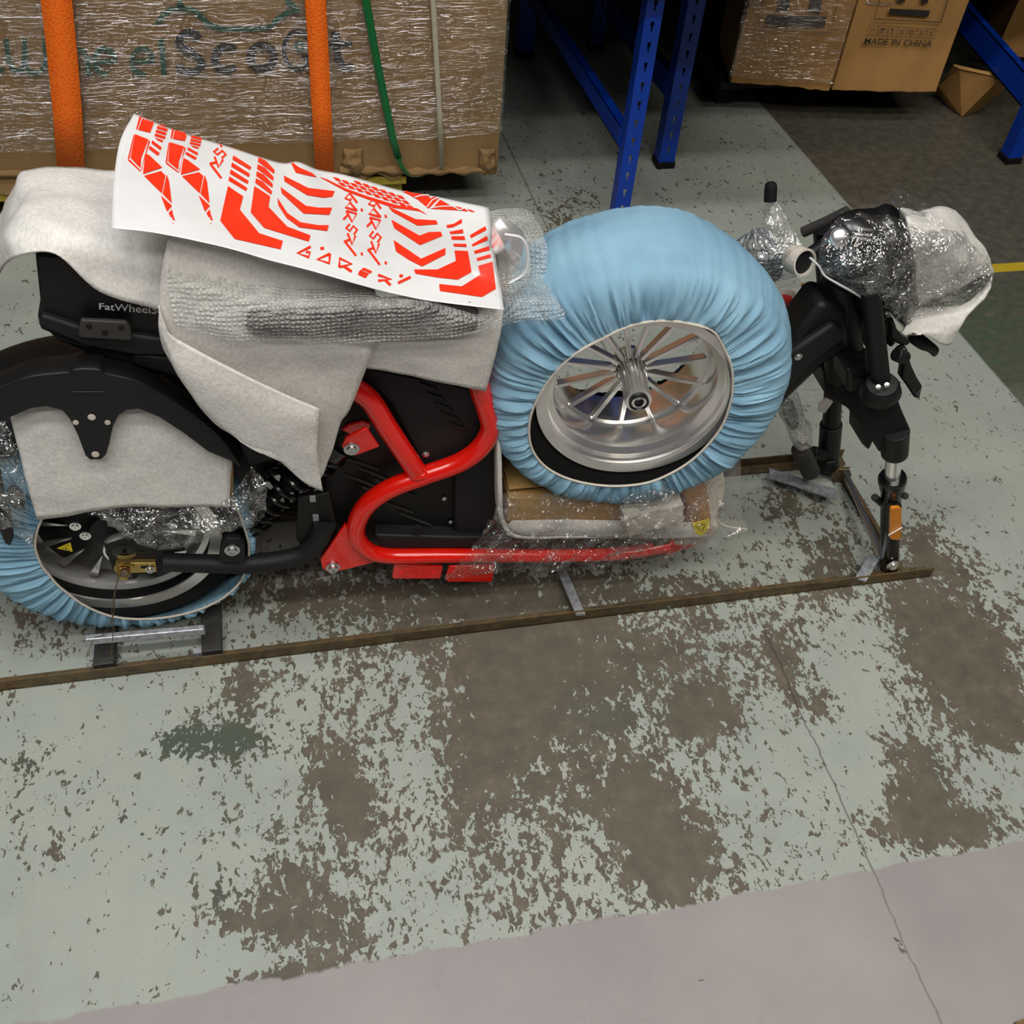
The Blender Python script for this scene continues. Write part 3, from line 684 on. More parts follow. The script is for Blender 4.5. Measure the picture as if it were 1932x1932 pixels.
up2 = [Vector((p.x, 1.465, p.z)) for p in (ta, tb)]
cyl('upper_fork_tube', up2[0], up2[1], .0165, 'black', sc)
link('steering_stem', tube_bm([V(1652, 575, 1.27), V(1600, 560, hy)], .012, 12), 'black', sc)
yl = 1.2
sA, sB = V(1688, 838, yl), V(1683, 912, yl)
cyl('fork_sleeve', V(1690, 812, yl), V(1688, 856, yl), .0245, 'black', sc, 32)
cyl('stanchion', sA, sB, .0145, 'chrome', sc)
lathe('dust_seal', [(.0145, 0), (.024, .001), (.0265, .006), (.0265, .016), (.023, .024), (.0235, .034), (.02, .04), (.0145, .04)], V(1684, 898, yl), (V(1680, 1000, yl)-V(1684, 898, yl)), 'blackgloss', sc, 32)
lA, lB = V(1682, 915, yl), V(1677, 1072, yl)
lg = cyl('fork_leg', lA, lB, .0195, 'blackgloss', sc, 32)
for q, q2 in (((1650, 938), (1664, 950)), ((1700, 932), (1708, 936))): cyl('brake_mount', V(*q, yl-.01), V(*q2, yl+.01), .007, 'black', lg)
bolt(1684, 1066, yl-.022, .009, lg, 'chrome', .008, 'axle_bolt')
rf = plate('reflector', [(1680, 962), (1684, 958), (1698, 957), (1702, 962), (1701, 1014), (1696, 1020), (1682, 1019), (1678, 1014)], yl-.032, .007, 'amber', sc, .002)
plate('reflector_backing', [(1676, 955), (1702, 954), (1702, 1016), (1680, 1020), (1676, 1012)], yl-.026, .01, 'black', sc, .002)
cyl('cable_tie', V(1676, 1010, yl-.034), V(1702, 995, yl-.034), .0014, 'letters', sc, 8)
fa = [V(1572, 742, 1.485), V(1568, 800, 1.485), V(1566, 842, 1.485), V(1562, 880, 1.49)]
f0, f1 = fa[0], fa[-1]
cyl('fork_leg', fa[0], fa[2], .0195, 'black', sc, 24); cyl('fork_leg_foot', fa[1], fa[3], .024, 'black', sc, 24)
cyl('brake_mount', V(1533, 852, 1.47), V(1556, 858, 1.47), .013, 'black', sc)
link('axle_block', obox_bm(V(1552, 895, 1.46), Vector((.03, 0, 0)), Vector((0, .04, 0)), Vector((0, 0, .035))), 'black', sc, False, bevel=.004)
plate('brake_lever', [(1699, 664), (1712, 657), (1720, 690), (1731, 714), (1741, 730), (1736, 753), (1726, 752), (1712, 730), (1700, 714), (1704, 690), (1692, 672)], 1.24, .018, 'black', sc, .004)
plate('lever_tip', [(1727, 745), (1737, 736), (1736, 753), (1730, 752)], 1.238, .012, 'greyplastic', sc, .002)
plate('brake_lever', [(1685, 610), (1700, 632), (1720, 646), (1712, 654), (1694, 650), (1680, 640)], 1.25, .018, 'black', sc, .004)
cyl('lever_clamp', V(1690, 668, 1.24), V(1708, 676, 1.24), .012, 'black', sc)
plate('cable_guard', [(1605, 708), (1625, 698), (1642, 684), (1648, 690), (1646, 700), (1628, 707), (1614, 710)], 1.28, .008, 'red', sc, .002)
tube('brake_cable', [V(*p, 1.262) for p in [(1640, 700), (1637, 670), (1640, 640), (1634, 610), (1650, 590)]], .0055, 'greyplastic', sc, 5, 8)
tube('brake_cable', [V(*p, 1.27) for p in [(1640, 640), (1648, 665), (1632, 640), (1636, 595)]], .0045, 'black', sc, 5, 8)
# handlebar, instrument pod, headlight
tube('handlebar', [V(1515, 438, 1.45), V(1560, 418, 1.43), V(1600, 398, 1.41)], .0095, 'greyplastic', sc, 5, 12)
tube('handlebar', [V(1512, 492, 1.36), V(1545, 470, 1.36), V(1585, 445, 1.36)], .013, 'black', sc, 5, 12)
pod = pillow('instrument_pod', [(1546, 508), (1552, 472), (1572, 446), (1568, 420), (1600, 397), (1650, 392), (1672, 384), (1700, 400), (1720, 450), (1725, 520), (1718, 568), (1700, 610), (1672, 582), (1640, 556), (1600, 540), (1562, 528)], 1.345, .085, .02, 'blackgloss', sc, 10, .006, 22)
lathe('pod_button', [(0, .006), (.010, .006), (.014, .003), (.016, 0)], V(1584, 448, 1.285), (-.2, -.8, .6), 'chrome', sc, 24)
hl = pillow('headlight', [(1722, 500), (1760, 470), (1810, 470), (1850, 505), (1852, 528), (1810, 560), (1745, 582), (1726, 560)], 1.33, .03, .06, 'blackgloss', sc, 8, .004, 20)
pillow('indicator_lamp', [(1712, 640), (1735, 630), (1765, 650), (1772, 662), (1762, 672), (1748, 662), (1725, 652)], 1.30, .012, .02, 'black', sc, 6, .002, 30)
# ================================================================== FRONT WHEEL (off its fork, on the footboard)
FX = Vector((.125, 1, 0)).normalized()
c0 = V(1205, 757, 1.2); FC = c0+FX*.098
fw = empty('scooter_wheel', (FC.x, FC.y, FC.z-.235), 'loose front wheel with machined spokes and finned hub, lying upright against the scooter', 'wheel')
lathe('tyre', tyre_prof(.243, .205, .158), FC, FX, 'rubber', fw, 96, True)
fr = lathe('rim', rim_prof(.088), FC, FX, 'chrome', fw, 128, True)
lathe('rim_bead', [(.150, 0), (.165, 0), (.165, .004), (.150, .004)], FC-FX*.096, FX, 'alu', fr, 96, True)
sp = FC-FX*.002     # spoke plane
lathe('spoke_ring', [(.126, -.005), (.134, -.005), (.134, .005), (.126, .005)], sp, FX, 'chrome', fw, 96, True)
e1 = FX.cross(Vector((0, 0, 1))).normalized(); e2 = Vector((0, 0, 1))
for k in range(15):
    a = 2*math.pi*k/15+.13; u = e1*math.cos(a)+e2*math.sin(a); v = -e1*math.sin(a)+e2*math.cos(a)
    bm = bmesh.new(); p = sp+u*.026-FX*.018-v*.004
    obox_bm(p, u*.103+FX*.008, v*.008, FX*.014, bm)
    link('spoke', bm, 'chrome', fw, False, bevel=.0012)
bm = bmesh.new(); n = 80; prof = [(0, -.094), (.010, -.094), (.012, -.098), (.0215, -.098), (.0225, -.092), (.0225, -.088), (.021, -.086), (.024, -.03), (.029, -.012), (.031, 0), (.028, .012), (0, .014)]
R = []
for r, h in prof:
    ring = []
    for k in range(n):
        a = 2*math.pi*k/n; fl = 1-.26*(k % 4 > 1) if -.087 < h < -.005 else 1
        ring.append(bm.verts.new(FC+FX*h+(e1*math.cos(a)+e2*math.sin(a))*max(r, 1e-4)*fl))
    R.append(ring)
for A_, B_ in zip(R, R[1:]):
    for k in range(n): bm.faces.new((A_[k], A_[(k+1) % n], B_[(k+1) % n], B_[k]))
hub = link('hub', bm, 'chrome', fw, False)
lathe('bearing', [(.0055, .003), (.007, .004), (.0085, .002), (.013, .002), (.0145, .004), (.0165, .004), (.0165, 0), (.0055, 0)], FC-FX*.0985, -FX, 'blackgloss', hub, 32, True)
lathe('bearing_ring', [(.008, .0035), (.0105, .0045), (.0125, .0035)], FC-FX*.0985, -FX, 'chrome', hub, 32)
# pleated cloth covers ------------------------------------------------------------------------
def cover(name, C, ax, R, w, open_px, yo, label, group, seed, far=.165, pamp=.010):
    e1 = ax.cross(Vector((0, 0, 1))).normalized(); e2 = Vector((0, 0, 1))
    pts = []
    for x, y in open_px:
        p = RP(x, y, C-ax*(w/2), ax)-C; pts.append((math.atan2(p.dot(e2), p.dot(e1)), math.hypot(p.dot(e1), p.dot(e2))))
    pts.sort(); n = 420; bm = bmesh.new(); rows = []
    angs = [p[0] for p in pts]; rad = [p[1] for p in pts]
    angs = [angs[-1]-2*math.pi]+angs+[angs[0]+2*math.pi]; rad = [rad[-1]]+rad+[rad[0]]
    ths = [-math.pi+2*math.pi*k/n for k in range(n)]
    r0 = np.interp(ths, angs, rad); r0 = np.convolve(np.concatenate([r0[-6:], r0, r0[:6]]), np.ones(13)/13, 'valid')
    h = w/2; prof = []
    for j in range(34):
        s = j/33; prof.append(s)
    for j, s in enumerate(prof):
        ring = []
        for k, a in enumerate(ths):
            ri = r0[k]
            # s 0..1 : opening -> near wall -> tread -> far wall
            if s < .36:
                t = s/.36; r = ri+(R-.010-ri)*math.sin(t*math.pi/2)**.9; y = -h*1.02+h*.42*(t**2.6)
                if t < .04: pass
            elif s < .66:
                t = (s-.36)/.30; r = R-.010+.014*math.sin(t*math.pi); y = -h*.60+h*1.2*t
            else:
                t = (s-.66)/.34; r = R-.010+(far-R+.010)*(1-math.cos(t*math.pi/2)); y = h*.60+h*.42*math.sin(t*math.pi/2)
            d = e1*math.cos(a)+e2*math.sin(a)
            # gathers: strongest near the elastic, fading over the tread
            env = math.exp(-((s-.03)/.17)**2)+.45*math.exp(-((s-.97)/.2)**2)+.09
            q = Vector((math.cos(a)*9, math.sin(a)*9, s*.9+seed))
            f = noise.noise(q*1.4)+.8*noise.noise(q*3.3+Vector((3, 1, 2)))+.45*noise.noise(q*7)
            if s < .02: f *= .2
            big = noise.noise(Vector((math.cos(a)*1.6, math.sin(a)*1.6, s*2.4+seed)))*.005
            p = C+d*(r+big)+ax*y
            nrm = (d*math.sin(min(1, s/.36)*math.pi/2)-ax*math.cos(min(1, s/.36)*math.pi/2)) if s < .36 else d
            ring.append(bm.verts.new(p+nrm*(pamp*env*f)))
        rows.append(ring)
    for A_, B_ in zip(rows, rows[1:]):
        for k in range(n): bm.faces.new((A_[k], A_[(k+1) % n], B_[(k+1) % n], B_[k]))
    o = link(name, bm, 'cloth'); tag(o, label, 'wheel cover', group)
    # elastic edge
    pp = [(C+(e1*math.cos(a)+e2*math.sin(a))*(r0[k]-.001)-ax*h*1.03) for k, a in enumerate(ths)][::3]
    bm = tube_bm(pp+[pp[0]], .0022, 6, cap=False); link('elastic_edge', bm, 'foamsolid', o)
    return o
OF = [(999, 786), (1002, 845), (1024, 876), (1055, 895), (1117, 912), (1173, 915), (1226, 908), (1273, 887), (1335, 837), (1375, 767), (1382, 721), (1364, 652), (1345, 618), (1319, 612), (1242, 602), (1195, 609), (1133, 638), (1086, 663), (1049, 697), (1018, 741)]
cover('wheel_cover', FC, FX, .262, .222, OF, 1.19, 'pale blue pleated cloth cover stretched over the loose front wheel', None, 1)
OR = [(68, 1005), (72, 1050), (95, 1085), (130, 1118), (165, 1143), (215, 1162), (270, 1166), (330, 1160), (385, 1145), (430, 1120), (455, 1095), (470, 1050), (460, 990), (430, 930), (380, 900), (200, 880), (110, 930), (80, 975)]
cover('wheel_cover', WC, AX, .248, .226, OR, 1.25, 'pale blue pleated cloth cover on the rear wheel, under the swing arm', None, 7, pamp=.011)

# ================================================================== PACKING ON THE SCOOTER
# foam laid over the seat
sheet('foam_sheet', [
    [(-30, 470, 1.56), (4, 402, 1.55), (30, 345, 1.52), (62, 322, 1.50), (215, 322, 1.50), (330, 345, 1.5), (480, 392, 1.5)],
    [(-30, 520, 1.48), (0, 430, 1.45), (24, 385, 1.41), (66, 362, 1.38), (215, 372, 1.38), (330, 392, 1.38), (480, 440, 1.38)],
    [(-30, 540, 1.40), (4, 440, 1.38), (26, 418, 1.30), (80, 412, 1.26), (215, 432, 1.27), (330, 455, 1.27), (480, 500, 1.27)],
    [(-30, 560, 1.32), (2, 470, 1.31), (26, 452, 1.245), (108, 452, 1.222), (215, 475, 1.225), (330, 505, 1.225), (480, 550, 1.225)],
    [(-30, 580, 1.30), (-4, 520, 1.29), (30, 486, 1.226), (104, 480, 1.208), (190, 550, 1.205), (320, 590, 1.205), (480, 640, 1.205)]],
    'foam', None, 9, 8, .006, 10, .003, 3)
tag(bpy.data.objects['foam_sheet'], 'white packing foam draped over the tail of the seat at the left', 'foam sheet')
# foam draped over the frame
o = sheet('foam_sheet', [
    [(700, 560, 1.215), (780, 560, 1.215), (860, 570, 1.215), (948, 578, 1.215)],
    [(702, 600, 1.19), (790, 620, 1.19), (870, 625, 1.19), (946, 615, 1.19)],
    [(690, 650, 1.185), (780, 665, 1.185), (860, 675, 1.185), (932, 680, 1.19)],
    [(684, 692, 1.19), (760, 705, 1.19), (850, 724, 1.19), (917, 739, 1.20)]], 'foam', None, 8, 8, .003, 12, .003, 4)
tag(o, 'white packing foam hanging between the bubble wrap and the loose front wheel', 'foam sheet')
o = sheet('foam_sheet', [
    [(320, 430, 1.19), (420, 450, 1.19), (540, 480, 1.19), (640, 520, 1.19), (716, 560, 1.19)],
    [(304, 520, 1.175), (400, 540, 1.175), (520, 570, 1.175), (630, 590, 1.175), (716, 632, 1.18)],
    [(301, 600, 1.165), (400, 615, 1.165), (520, 640, 1.165), (620, 650, 1.165), (700, 668, 1.17)],
    [(318, 668, 1.165), (400, 690, 1.165), (510, 700, 1.168), (600, 705, 1.17), (684, 712, 1.175)],
    [(345, 712, 1.167), (420, 735, 1.168), (520, 745, 1.170), (610, 760, 1.17), (660, 772, 1.175)],
    [(430, 812, 1.17), (490, 815, 1.172), (550, 805, 1.175), (610, 810, 1.175), (642, 798, 1.178)],
    [(530, 868, 1.178), (556, 872, 1.178), (580, 872, 1.178), (608, 880, 1.178), (628, 846, 1.18)],
    [(592, 905, 1.18), (596, 905, 1.18), (600, 904, 1.18), (604, 900, 1.18), (612, 886, 1.182)]], 'foamthin', None, 7, 6, .003, 11, .0025, 5)
tag(o, 'large sheet of thin white foam hanging over the red frame tube', 'foam sheet')
fl = sheet('folded_flap', [
    [(300, 575, 1.163), (312, 612, 1.158), (332, 640, 1.155), (430, 692, 1.150), (520, 736, 1.148), (602, 770, 1.147)],
    [(300, 610, 1.160), (320, 665, 1.153), (352, 700, 1.149), (440, 740, 1.144), (530, 776, 1.143), (600, 800, 1.143)],
    [(303, 640, 1.162), (340, 712, 1.155), (380, 755, 1.150), (460, 792, 1.144), (540, 822, 1.144), (598, 850, 1.146)],
    [(306, 655, 1.164), (368, 752, 1.158), (420, 805, 1.152), (474, 845, 1.147), (550, 868, 1.147), (603, 890, 1.150)],
    [(309, 662, 1.166), (380, 768, 1.160), (428, 815, 1.156), (498, 838, 1.150), (568, 905, 1.150), (609, 926, 1.153)]], 'foam', o, 7, 7, .003, 9, .003, 8)
# foam behind the mudguard stay
o = sheet('foam_sheet', [
    [(16, 770, 1.225), (70, 740, 1.225), (150, 730, 1.225), (240, 735, 1.225), (330, 770, 1.225), (420, 830, 1.225)],
    [(30, 830, 1.218), (80, 820, 1.215), (150, 830, 1.218), (240, 830, 1.215), (340, 850, 1.218), (437, 868, 1.218)],
    [(48, 900, 1.215), (100, 900, 1.212), (170, 895, 1.215), (250, 895, 1.212), (340, 900, 1.215), (435, 905, 1.215)],
    [(70, 980, 1.212), (130, 972, 1.212), (190, 960, 1.212), (260, 955, 1.212), (345, 956, 1.212), (433, 954, 1.212)]], 'foam', None, 8, 8, .003, 14, .003, 6)
tag(o, 'creased white foam rectangle tucked behind the black mudguard stay', 'foam sheet')
plate('foam_backing_card', [(420, 870), (440, 872), (440, 935), (430, 952), (420, 952)], 1.225, .01, 'brownbox', o, 0)
# bubble-wrapped parcel on the seat
par = empty('bubble_wrap_parcel', V(700, 600, 1.3), 'bubble-wrapped dark metal rack lying on the foam below the printed sheet', 'parcel')
plate('wrapped_rack', [(470, 585), (890, 572), (905, 590), (900, 626), (800, 634), (480, 636), (462, 620)], 1.154, .007, 'greyplastic', par, .01)
sheet('bubble_wrap', [
    [(325, 390, 1.36), (480, 410, 1.36), (640, 430, 1.36), (800, 440, 1.37), (900, 405, 1.39), (960, 396, 1.40), (1004, 403, 1.40)],
    [(320, 440, 1.26), (470, 470, 1.26), (640, 495, 1.27), (800, 500, 1.28), (900, 470, 1.32), (975, 450, 1.32), (1030, 458, 1.30)],
    [(314, 510, 1.175), (465, 545, 1.165), (640, 550, 1.175), (800, 550, 1.18), (900, 530, 1.265), (980, 520, 1.27), (1032, 530, 1.27)],
    [(318, 560, 1.160), (462, 582, 1.142), (640, 578, 1.142), (800, 575, 1.142), (900, 570, 1.18), (985, 565, 1.20), (1052, 566, 1.20)],
    [(325, 600, 1.155), (460, 612, 1.138), (640, 606, 1.136), (800, 605, 1.136), (900, 602, 1.145), (985, 595, 1.18), (1068, 601, 1.185)],
    [(330, 618, 1.156), (455, 642, 1.142), (640, 646, 1.142), (800, 642, 1.142), (900, 630, 1.145), (985, 608, 1.18), (1022, 607, 1.185)]],
    'bubble', par, 10, 9, .006, 16, .0, 11)
pillow('wrapped_lamp', [(930, 420), (975, 425), (1000, 470), (998, 520), (975, 550), (935, 560)], 1.30, .02, .03, 'alu', par, 8, .008, 40)
tube('lamp_wire', [V(*p, 1.262) for p in [(952, 442), (985, 450), (996, 480), (990, 515), (960, 535)]], .002, 'letters', par, 5, 6)
# printed vinyl sheet --------------------------------------------------------------------
st = sheet('decal_sheet', [
    [(253, 214, 1.40), (330, 245, 1.40), (430, 276, 1.40), (525, 306, 1.40), (562, 306, 1.40), (600, 320, 1.40), (660, 332, 1.39), (760, 360, 1.385), (820, 371, 1.38), (922, 392, 1.38)],
    [(228, 262, 1.335), (318, 292, 1.335), (420, 322, 1.335), (522, 348, 1.335), (575, 362, 1.328), (625, 378, 1.325), (690, 392, 1.328), (775, 414, 1.325), (845, 428, 1.325), (931, 452, 1.325)],
    [(216, 326, 1.265), (308, 350, 1.265), (412, 378, 1.265), (516, 398, 1.26), (575, 415, 1.255), (632, 432, 1.252), (705, 450, 1.255), (790, 470, 1.25), (865, 488, 1.25), (939, 510, 1.25)],
    [(212, 385, 1.205), (302, 402, 1.205), (408, 428, 1.20), (514, 450, 1.195), (580, 468, 1.192), (645, 486, 1.19), (720, 505, 1.19), (800, 525, 1.19), (880, 540, 1.19), (946, 552, 1.19)],
    [(210, 430, 1.168), (300, 441, 1.165), (405, 462, 1.16), (512, 492, 1.155), (590, 512, 1.152), (660, 532, 1.150), (735, 552, 1.150), (800, 566, 1.150), (880, 576, 1.15), (951, 584, 1.15)]],
    'sheet', None, 8, 12, .0012, 12, .0006, 2)
tag(st, 'glossy white sheet of red geometric stickers lying across the seat', 'sticker sheet')
S = Surf(st, off=.0012)
def z4(p): return [(200+x/4.83, 200+y/4.83) for x, y in p]
def z5(p): return [(560+x/4.83, 280+y/4.83) for x, y in p]
red = []; 
def A(polys, f=0):
    for p in polys:
        if f: p = [(x+300+45*min(1, max(0, (y-95)/400)), y+max(0, 105*(1-(y-95)/560))) for x, y in p]
        red.append(z4(p))
wing = [[(335, 97), (445, 132), (400, 248), (292, 222)], [(300, 105), (325, 98), (282, 222), (272, 215)], [(262, 262), (385, 310), (320, 478), (312, 570), (222, 478)], [(250, 265), (258, 268), (212, 480), (195, 490)],
        [(195, 497), (212, 492), (312, 590), (318, 608)], [(388, 318), (400, 325), (350, 455), (325, 590), (318, 590)], [(365, 440), (400, 460), (510, 565), (470, 580), (335, 625), (350, 500)], [(345, 642), (500, 598), (540, 640), (508, 800), (480, 775)], [(552, 628), (575, 700), (597, 890), (515, 805)],
        [(498, 820), (600, 915), (555, 968)], [(568, 980), (600, 948), (612, 1010), (590, 1020)], [(612, 1000), (628, 1050), (600, 1035)], [(603, 1068), (615, 1072), (613, 1082)]]
for i in range(4):
    wing.append([(478-10*i, 152+34*i), (572-10*i, 182+34*i), (562-10*i, 204+34*i), (468-10*i, 174+34*i)])
wing += [[(420, 318), (505, 382), (495, 408), (412, 344)], [(398, 368), (488, 435), (470, 458), (388, 395)], [(440, 290), (520, 318), (512, 335), (470, 318)]]
A(wing); A(wing, 1)
for i in range(4):
    dx, dy = -12*i, 64*i
    red.append(z4([(1158+dx, 455+dy), (1322+dx, 560+dy), (1312+dx, 588+dy), (1150+dx, 492+dy)]))
    red.append(z4([(1388-8*i, 472+dy), (1455-8*i, 505+dy), (1535-8*i, 590+dy), (1530-8*i, 622+dy), (1382-8*i, 512+dy)]))
red += [z4([(1110, 735), (1250, 830), (1218, 950), (1395, 1165), (1610, 1235), (1590, 1310), (1170, 1215), (1040, 1050)]), z4([(1350, 735), (1495, 830), (1480, 925), (1650, 1105), (1862, 1185), (1845, 1240), (1440, 1115), (1318, 975)])]
red += [[(535.4, 332.5), (581, 355.7), (600, 358), (631.4, 361.8), (627, 372), (609.7, 374), (578.6, 369), (536.4, 342.9)], [(529.2, 354.2), (576.8, 389.4), (600, 393), (626.3, 392.8), (621, 406.3), (572.4, 403.8), (531.3, 365.6)],
        [(523, 373.9), (541.6, 402.9), (566.5, 420.5), (600, 426), (620, 426), (617, 436.7), (564.4, 429.8), (540, 412), (525, 388.4)]]
red += [z5(p) for p in [[(830, 535), (880, 555), (1080, 650), (1270, 660), (1282, 695), (1100, 708), (870, 582)], [(860, 655), (1115, 800), (1200, 768), (1310, 765), (1325, 802), (1120, 885), (885, 730)], [(880, 840), (1130, 1010), (1352, 912), (1352, 972), (1140, 1080), (1020, 1020), (902, 942)],
        [(1360, 705), (1430, 690), (1500, 645), (1503, 682), (1420, 722), (1370, 728)], [(1388, 765), (1510, 740), (1516, 776), (1400, 785)], [(1405, 805), (1525, 805), (1532, 838), (1410, 835)], [(1422, 874), (1540, 875), (1546, 902), (1430, 897)],
        [(1435, 935), (1555, 940), (1590, 1130), (1465, 1200), (1280, 1180), (1080, 1145), (1065, 1108), (1280, 1108), (1448, 1030)],
        [(1575, 795), (1715, 712), (1726, 746), (1585, 822)], [(1592, 880), (1730, 800), (1738, 838), (1600, 898)], [(1612, 940), (1748, 895), (1754, 930), (1620, 965)], [(1635, 1005), (1760, 968), (1770, 998), (1642, 1030)],
        [(1650, 1075), (1780, 1038), (1812, 1285), (1685, 1358), (1302, 1302), (1295, 1240), (1500, 1262), (1672, 1155)]]]
# the arched sticker along the raised edge
red += [z5(p) for p in [[(-60, 118), (20, 178), (140, 232), (180, 268), (60, 242), (-10, 225)], [(200, 262), (280, 290), (450, 372), (640, 440), (900, 520), (1100, 552), (1190, 610), (1110, 575), (880, 545), (650, 470), (440, 392)],
        [(900, 372), (960, 382), (1060, 412), (1230, 430), (1290, 462), (1200, 552), (1100, 470), (1010, 420)], [(1305, 470), (1400, 525), (1480, 568), (1230, 555)], [(1430, 530), (1520, 548), (1560, 580), (1500, 570)], [(1540, 556), (1590, 566), (1625, 582), (1585, 580)]]]
for i in range(9):
    x0, y0 = 300+i*78, 258+i*26
    for j in range(3):
        a, b = x0+j*46-20, y0+j*46-40
        if b > 250+(a-300)*.25-10: red.append(z5([(a, b), (a+52, b+12), (a+84, b+44), (a+32, b+32)]))
# lettering in outline capitals
GL = {'G': [[(1, 0), (0, .62), (.85, 1), (.92, .52), (.62, .5)]], "'": [[(.2, -.35), (.75, -.42)]], 'D': [[(.95, .02), (0, .6), (.9, .98), (.95, .02)]], 'R': [[(.0, .9), (.02, .05), (.95, .42), (0, .9)], [(.3, .72), (.95, 1.15)]],
      'S': [[(1, .28), (.4, 0), (.1, .3), (.75, .62), (.55, .92), (0, .62)]], 'Z': [[(.0, .15), (1, .42), (0, .8)], [(.5, .55), (.95, 1.1)]], '/': [[(1, .1), (0, 1)]]}
def glyph(ch, o_, ux, vy, w):
    for s_ in GL[ch]:
        q = [(o_[0]+a*ux[0]+b*vy[0], o_[1]+a*ux[1]+b*vy[1]) for a, b in s_]
        red.extend(stroke([(560+x/4.83, 280+y/4.83) for x, y in q], w/4.83))
for ch, x, y, w_, h_ in [('G', 5, 900, 120, 95), ("'", 200, 950, 60, 90), ('D', 185, 962, 120, 90), ('R', 385, 1000, 118, 95), ('S', 558, 1095, 120, 75), ('Z', 738, 1145, 120, 80), ("'", 920, 1200, 60, 90), ('/', 920, 1170, 115, 60)]:
    glyph(ch, (x, y), (w_, 0 if ch not in 'RSZ' else 18), (0, h_), 24)
for X0, Y0, W0, ks in ((430, 430, 110, 1.0), (645, 480, 112, 1.06)):
    for ch, yy, hh in [('G', 0, 70), ("'", 105, 40), ('D', 85, 62), ('R', 170, 92), ('S', 282, 85), ('Z', 372, 92), ('/', 455, 100), ("'", 505, 40)]:
        glyph(ch, (X0+W0+8, Y0+yy*ks), (0, hh*ks), (-W0, -30), 19)
for ch, yy, hh in [('R', -70, 80), ('S', 30, 75), ('Z', 112, 80), ('/', 190, 90)]:
    glyph(ch, (-640-yy*.15, yy), (-10, hh), (-118, -40), 20)
print_polys('print', red, S, 'decal_red', st, 8.)
wl = []
for p in [[(1180, 545), (1230, 480), (1290, 452)], [(1070, 455), (1130, 436), (1200, 432)], [(1215, 550), (1320, 535), (1460, 532)], [(1300, 468), (1480, 570)], [(1470, 572), (1530, 548)]]: wl += stroke(z5(p), 2.0)
print_polys('print_lines', wl, Surf(st, off=.0022), 'sheet', st, 8.)

# ================================================================== THINGS ON THE FOOTBOARD
dy = 1.225
cb = empty('cardboard_box', V(1065, 985, dy), 'flat brown cardboard box on the footboard, seen through stretch film', 'box')
link('carton_body', obox_bm(V(956, 984, dy), V(1182, 986, dy)-V(956, 984, dy), Vector((0, .20, 0)), Vector((0, 0, .062))), 'brownbox', cb, False, bevel=.002)
link('lid_flap', obox_bm(V(962, 935, dy)+Vector((0, .01, .004)), Vector((.14, 0, 0)), Vector((0, .16, .012)), Vector((0, 0, .002))), 'brownbox', cb, False)
o = link('brown_box', obox_bm(V(948, 920, 1.30), Vector((.2, 0, 0)), Vector((0, .12, 0)), Vector((0, 0, .10))), 'brownbox', None, False, bevel=.003)
tag(o, 'brown box standing behind the flat one, in the gap beside the front wheel', 'box')
pad = [(926, 735, 1.24), (938, 790, 1.235), (941, 850, 1.23), (943, 920, 1.225), (946, 975, 1.222), (960, 1000, 1.22), (985, 1010, 1.22), (1060, 1010, 1.22), (1180, 1009, 1.22)]
P3 = [V(*p) for p in pad]
o = sheet('foam_edge_strip', [[p+Vector((0, -.006, 0)) for p in P3], [p+Vector((0, .05, 0)) for p in P3], [p+Vector((0, .12, 0)) for p in P3]], 'foam', None, 6, 3, .001, 10, .007, 9, True)
tag(o, 'strip of white foam curving down beside the front wheel and along the footboard', 'foam strip')
o = sheet('foam_pad', [[(966, 982, 1.222), (1060, 980, 1.222), (1170, 982, 1.222), (1240, 985, 1.222), (1330, 985, 1.222)], [(958, 996, 1.216), (1060, 996, 1.214), (1170, 996, 1.214), (1240, 1000, 1.214), (1335, 998, 1.215)], [(985, 1008, 1.216), (1060, 1011, 1.216), (1170, 1012, 1.216), (1240, 1014, 1.216), (1332, 1014, 1.216)]], 'foamthin', None, 8, 5, .002, 20, .004, 3)
tag(o, 'thin white foam pad under the flat cardboard box', 'foam pad')
# small white foam parcel
fp = bmesh.new()
a0, a1, a2 = V(1176, 978, 1.185), V(1290, 952, 1.185), V(1184, 1016, 1.185)
top = [V(1165, 928, 1.235), V(1272, 912, 1.235)]
v = [fp.verts.new(p) for p in (a0, a1, V(1292, 985, 1.185), a2, top[0], top[1], V(1292, 985, 1.185)+Vector((0, .06, 0)), a2+Vector((0, .06, 0)))]
for f in ((3, 2, 1, 0), (0, 1, 5, 4), (1, 2, 6, 5), (3, 0, 4, 7), (2, 3, 7, 6), (4, 5, 6, 7)): fp.faces.new([v[i] for i in f])
bmesh.ops.subdivide_edges(fp, edges=fp.edges, cuts=6, use_grid_fill=True)
for q in fp.verts: q.co += Vector((nz(q.co, 40, 1), nz(q.co, 40, 2), nz(q.co, 40, 3)))*.004
o = link('foam_parcel', fp, 'foamsolid', None, bevel=.003); tag(o, 'small squared parcel wrapped in white foam under the front wheel', 'parcel')
tp_ = empty('taped_parcel', V(1310, 960, 1.24), 'brown-taped parcel with a yellow sticker right of the white foam parcel', 'parcel')
pillow('taped_body', [(1282, 905), (1318, 885), (1334, 925), (1340, 980), (1338, 1002), (1310, 1018), (1290, 1005), (1288, 950)], 1.24, .025, .05, 'tapeorange', tp_, 8, .006, 40)
plate('sticker', [(1306, 988), (1338, 980), (1339, 996), (1324, 1012), (1312, 1006)], 1.212, .002, 'yellow', tp_, 0)
print_polys('sticker_scribble', stroke([(1312, 992), (1320, 1000), (1318, 988), (1330, 990), (1324, 1002)], 1.5), Surf(plane=(Vector((0, 1.212, 0)), Vector((0, -1, 0)))), 'ink', tp_)
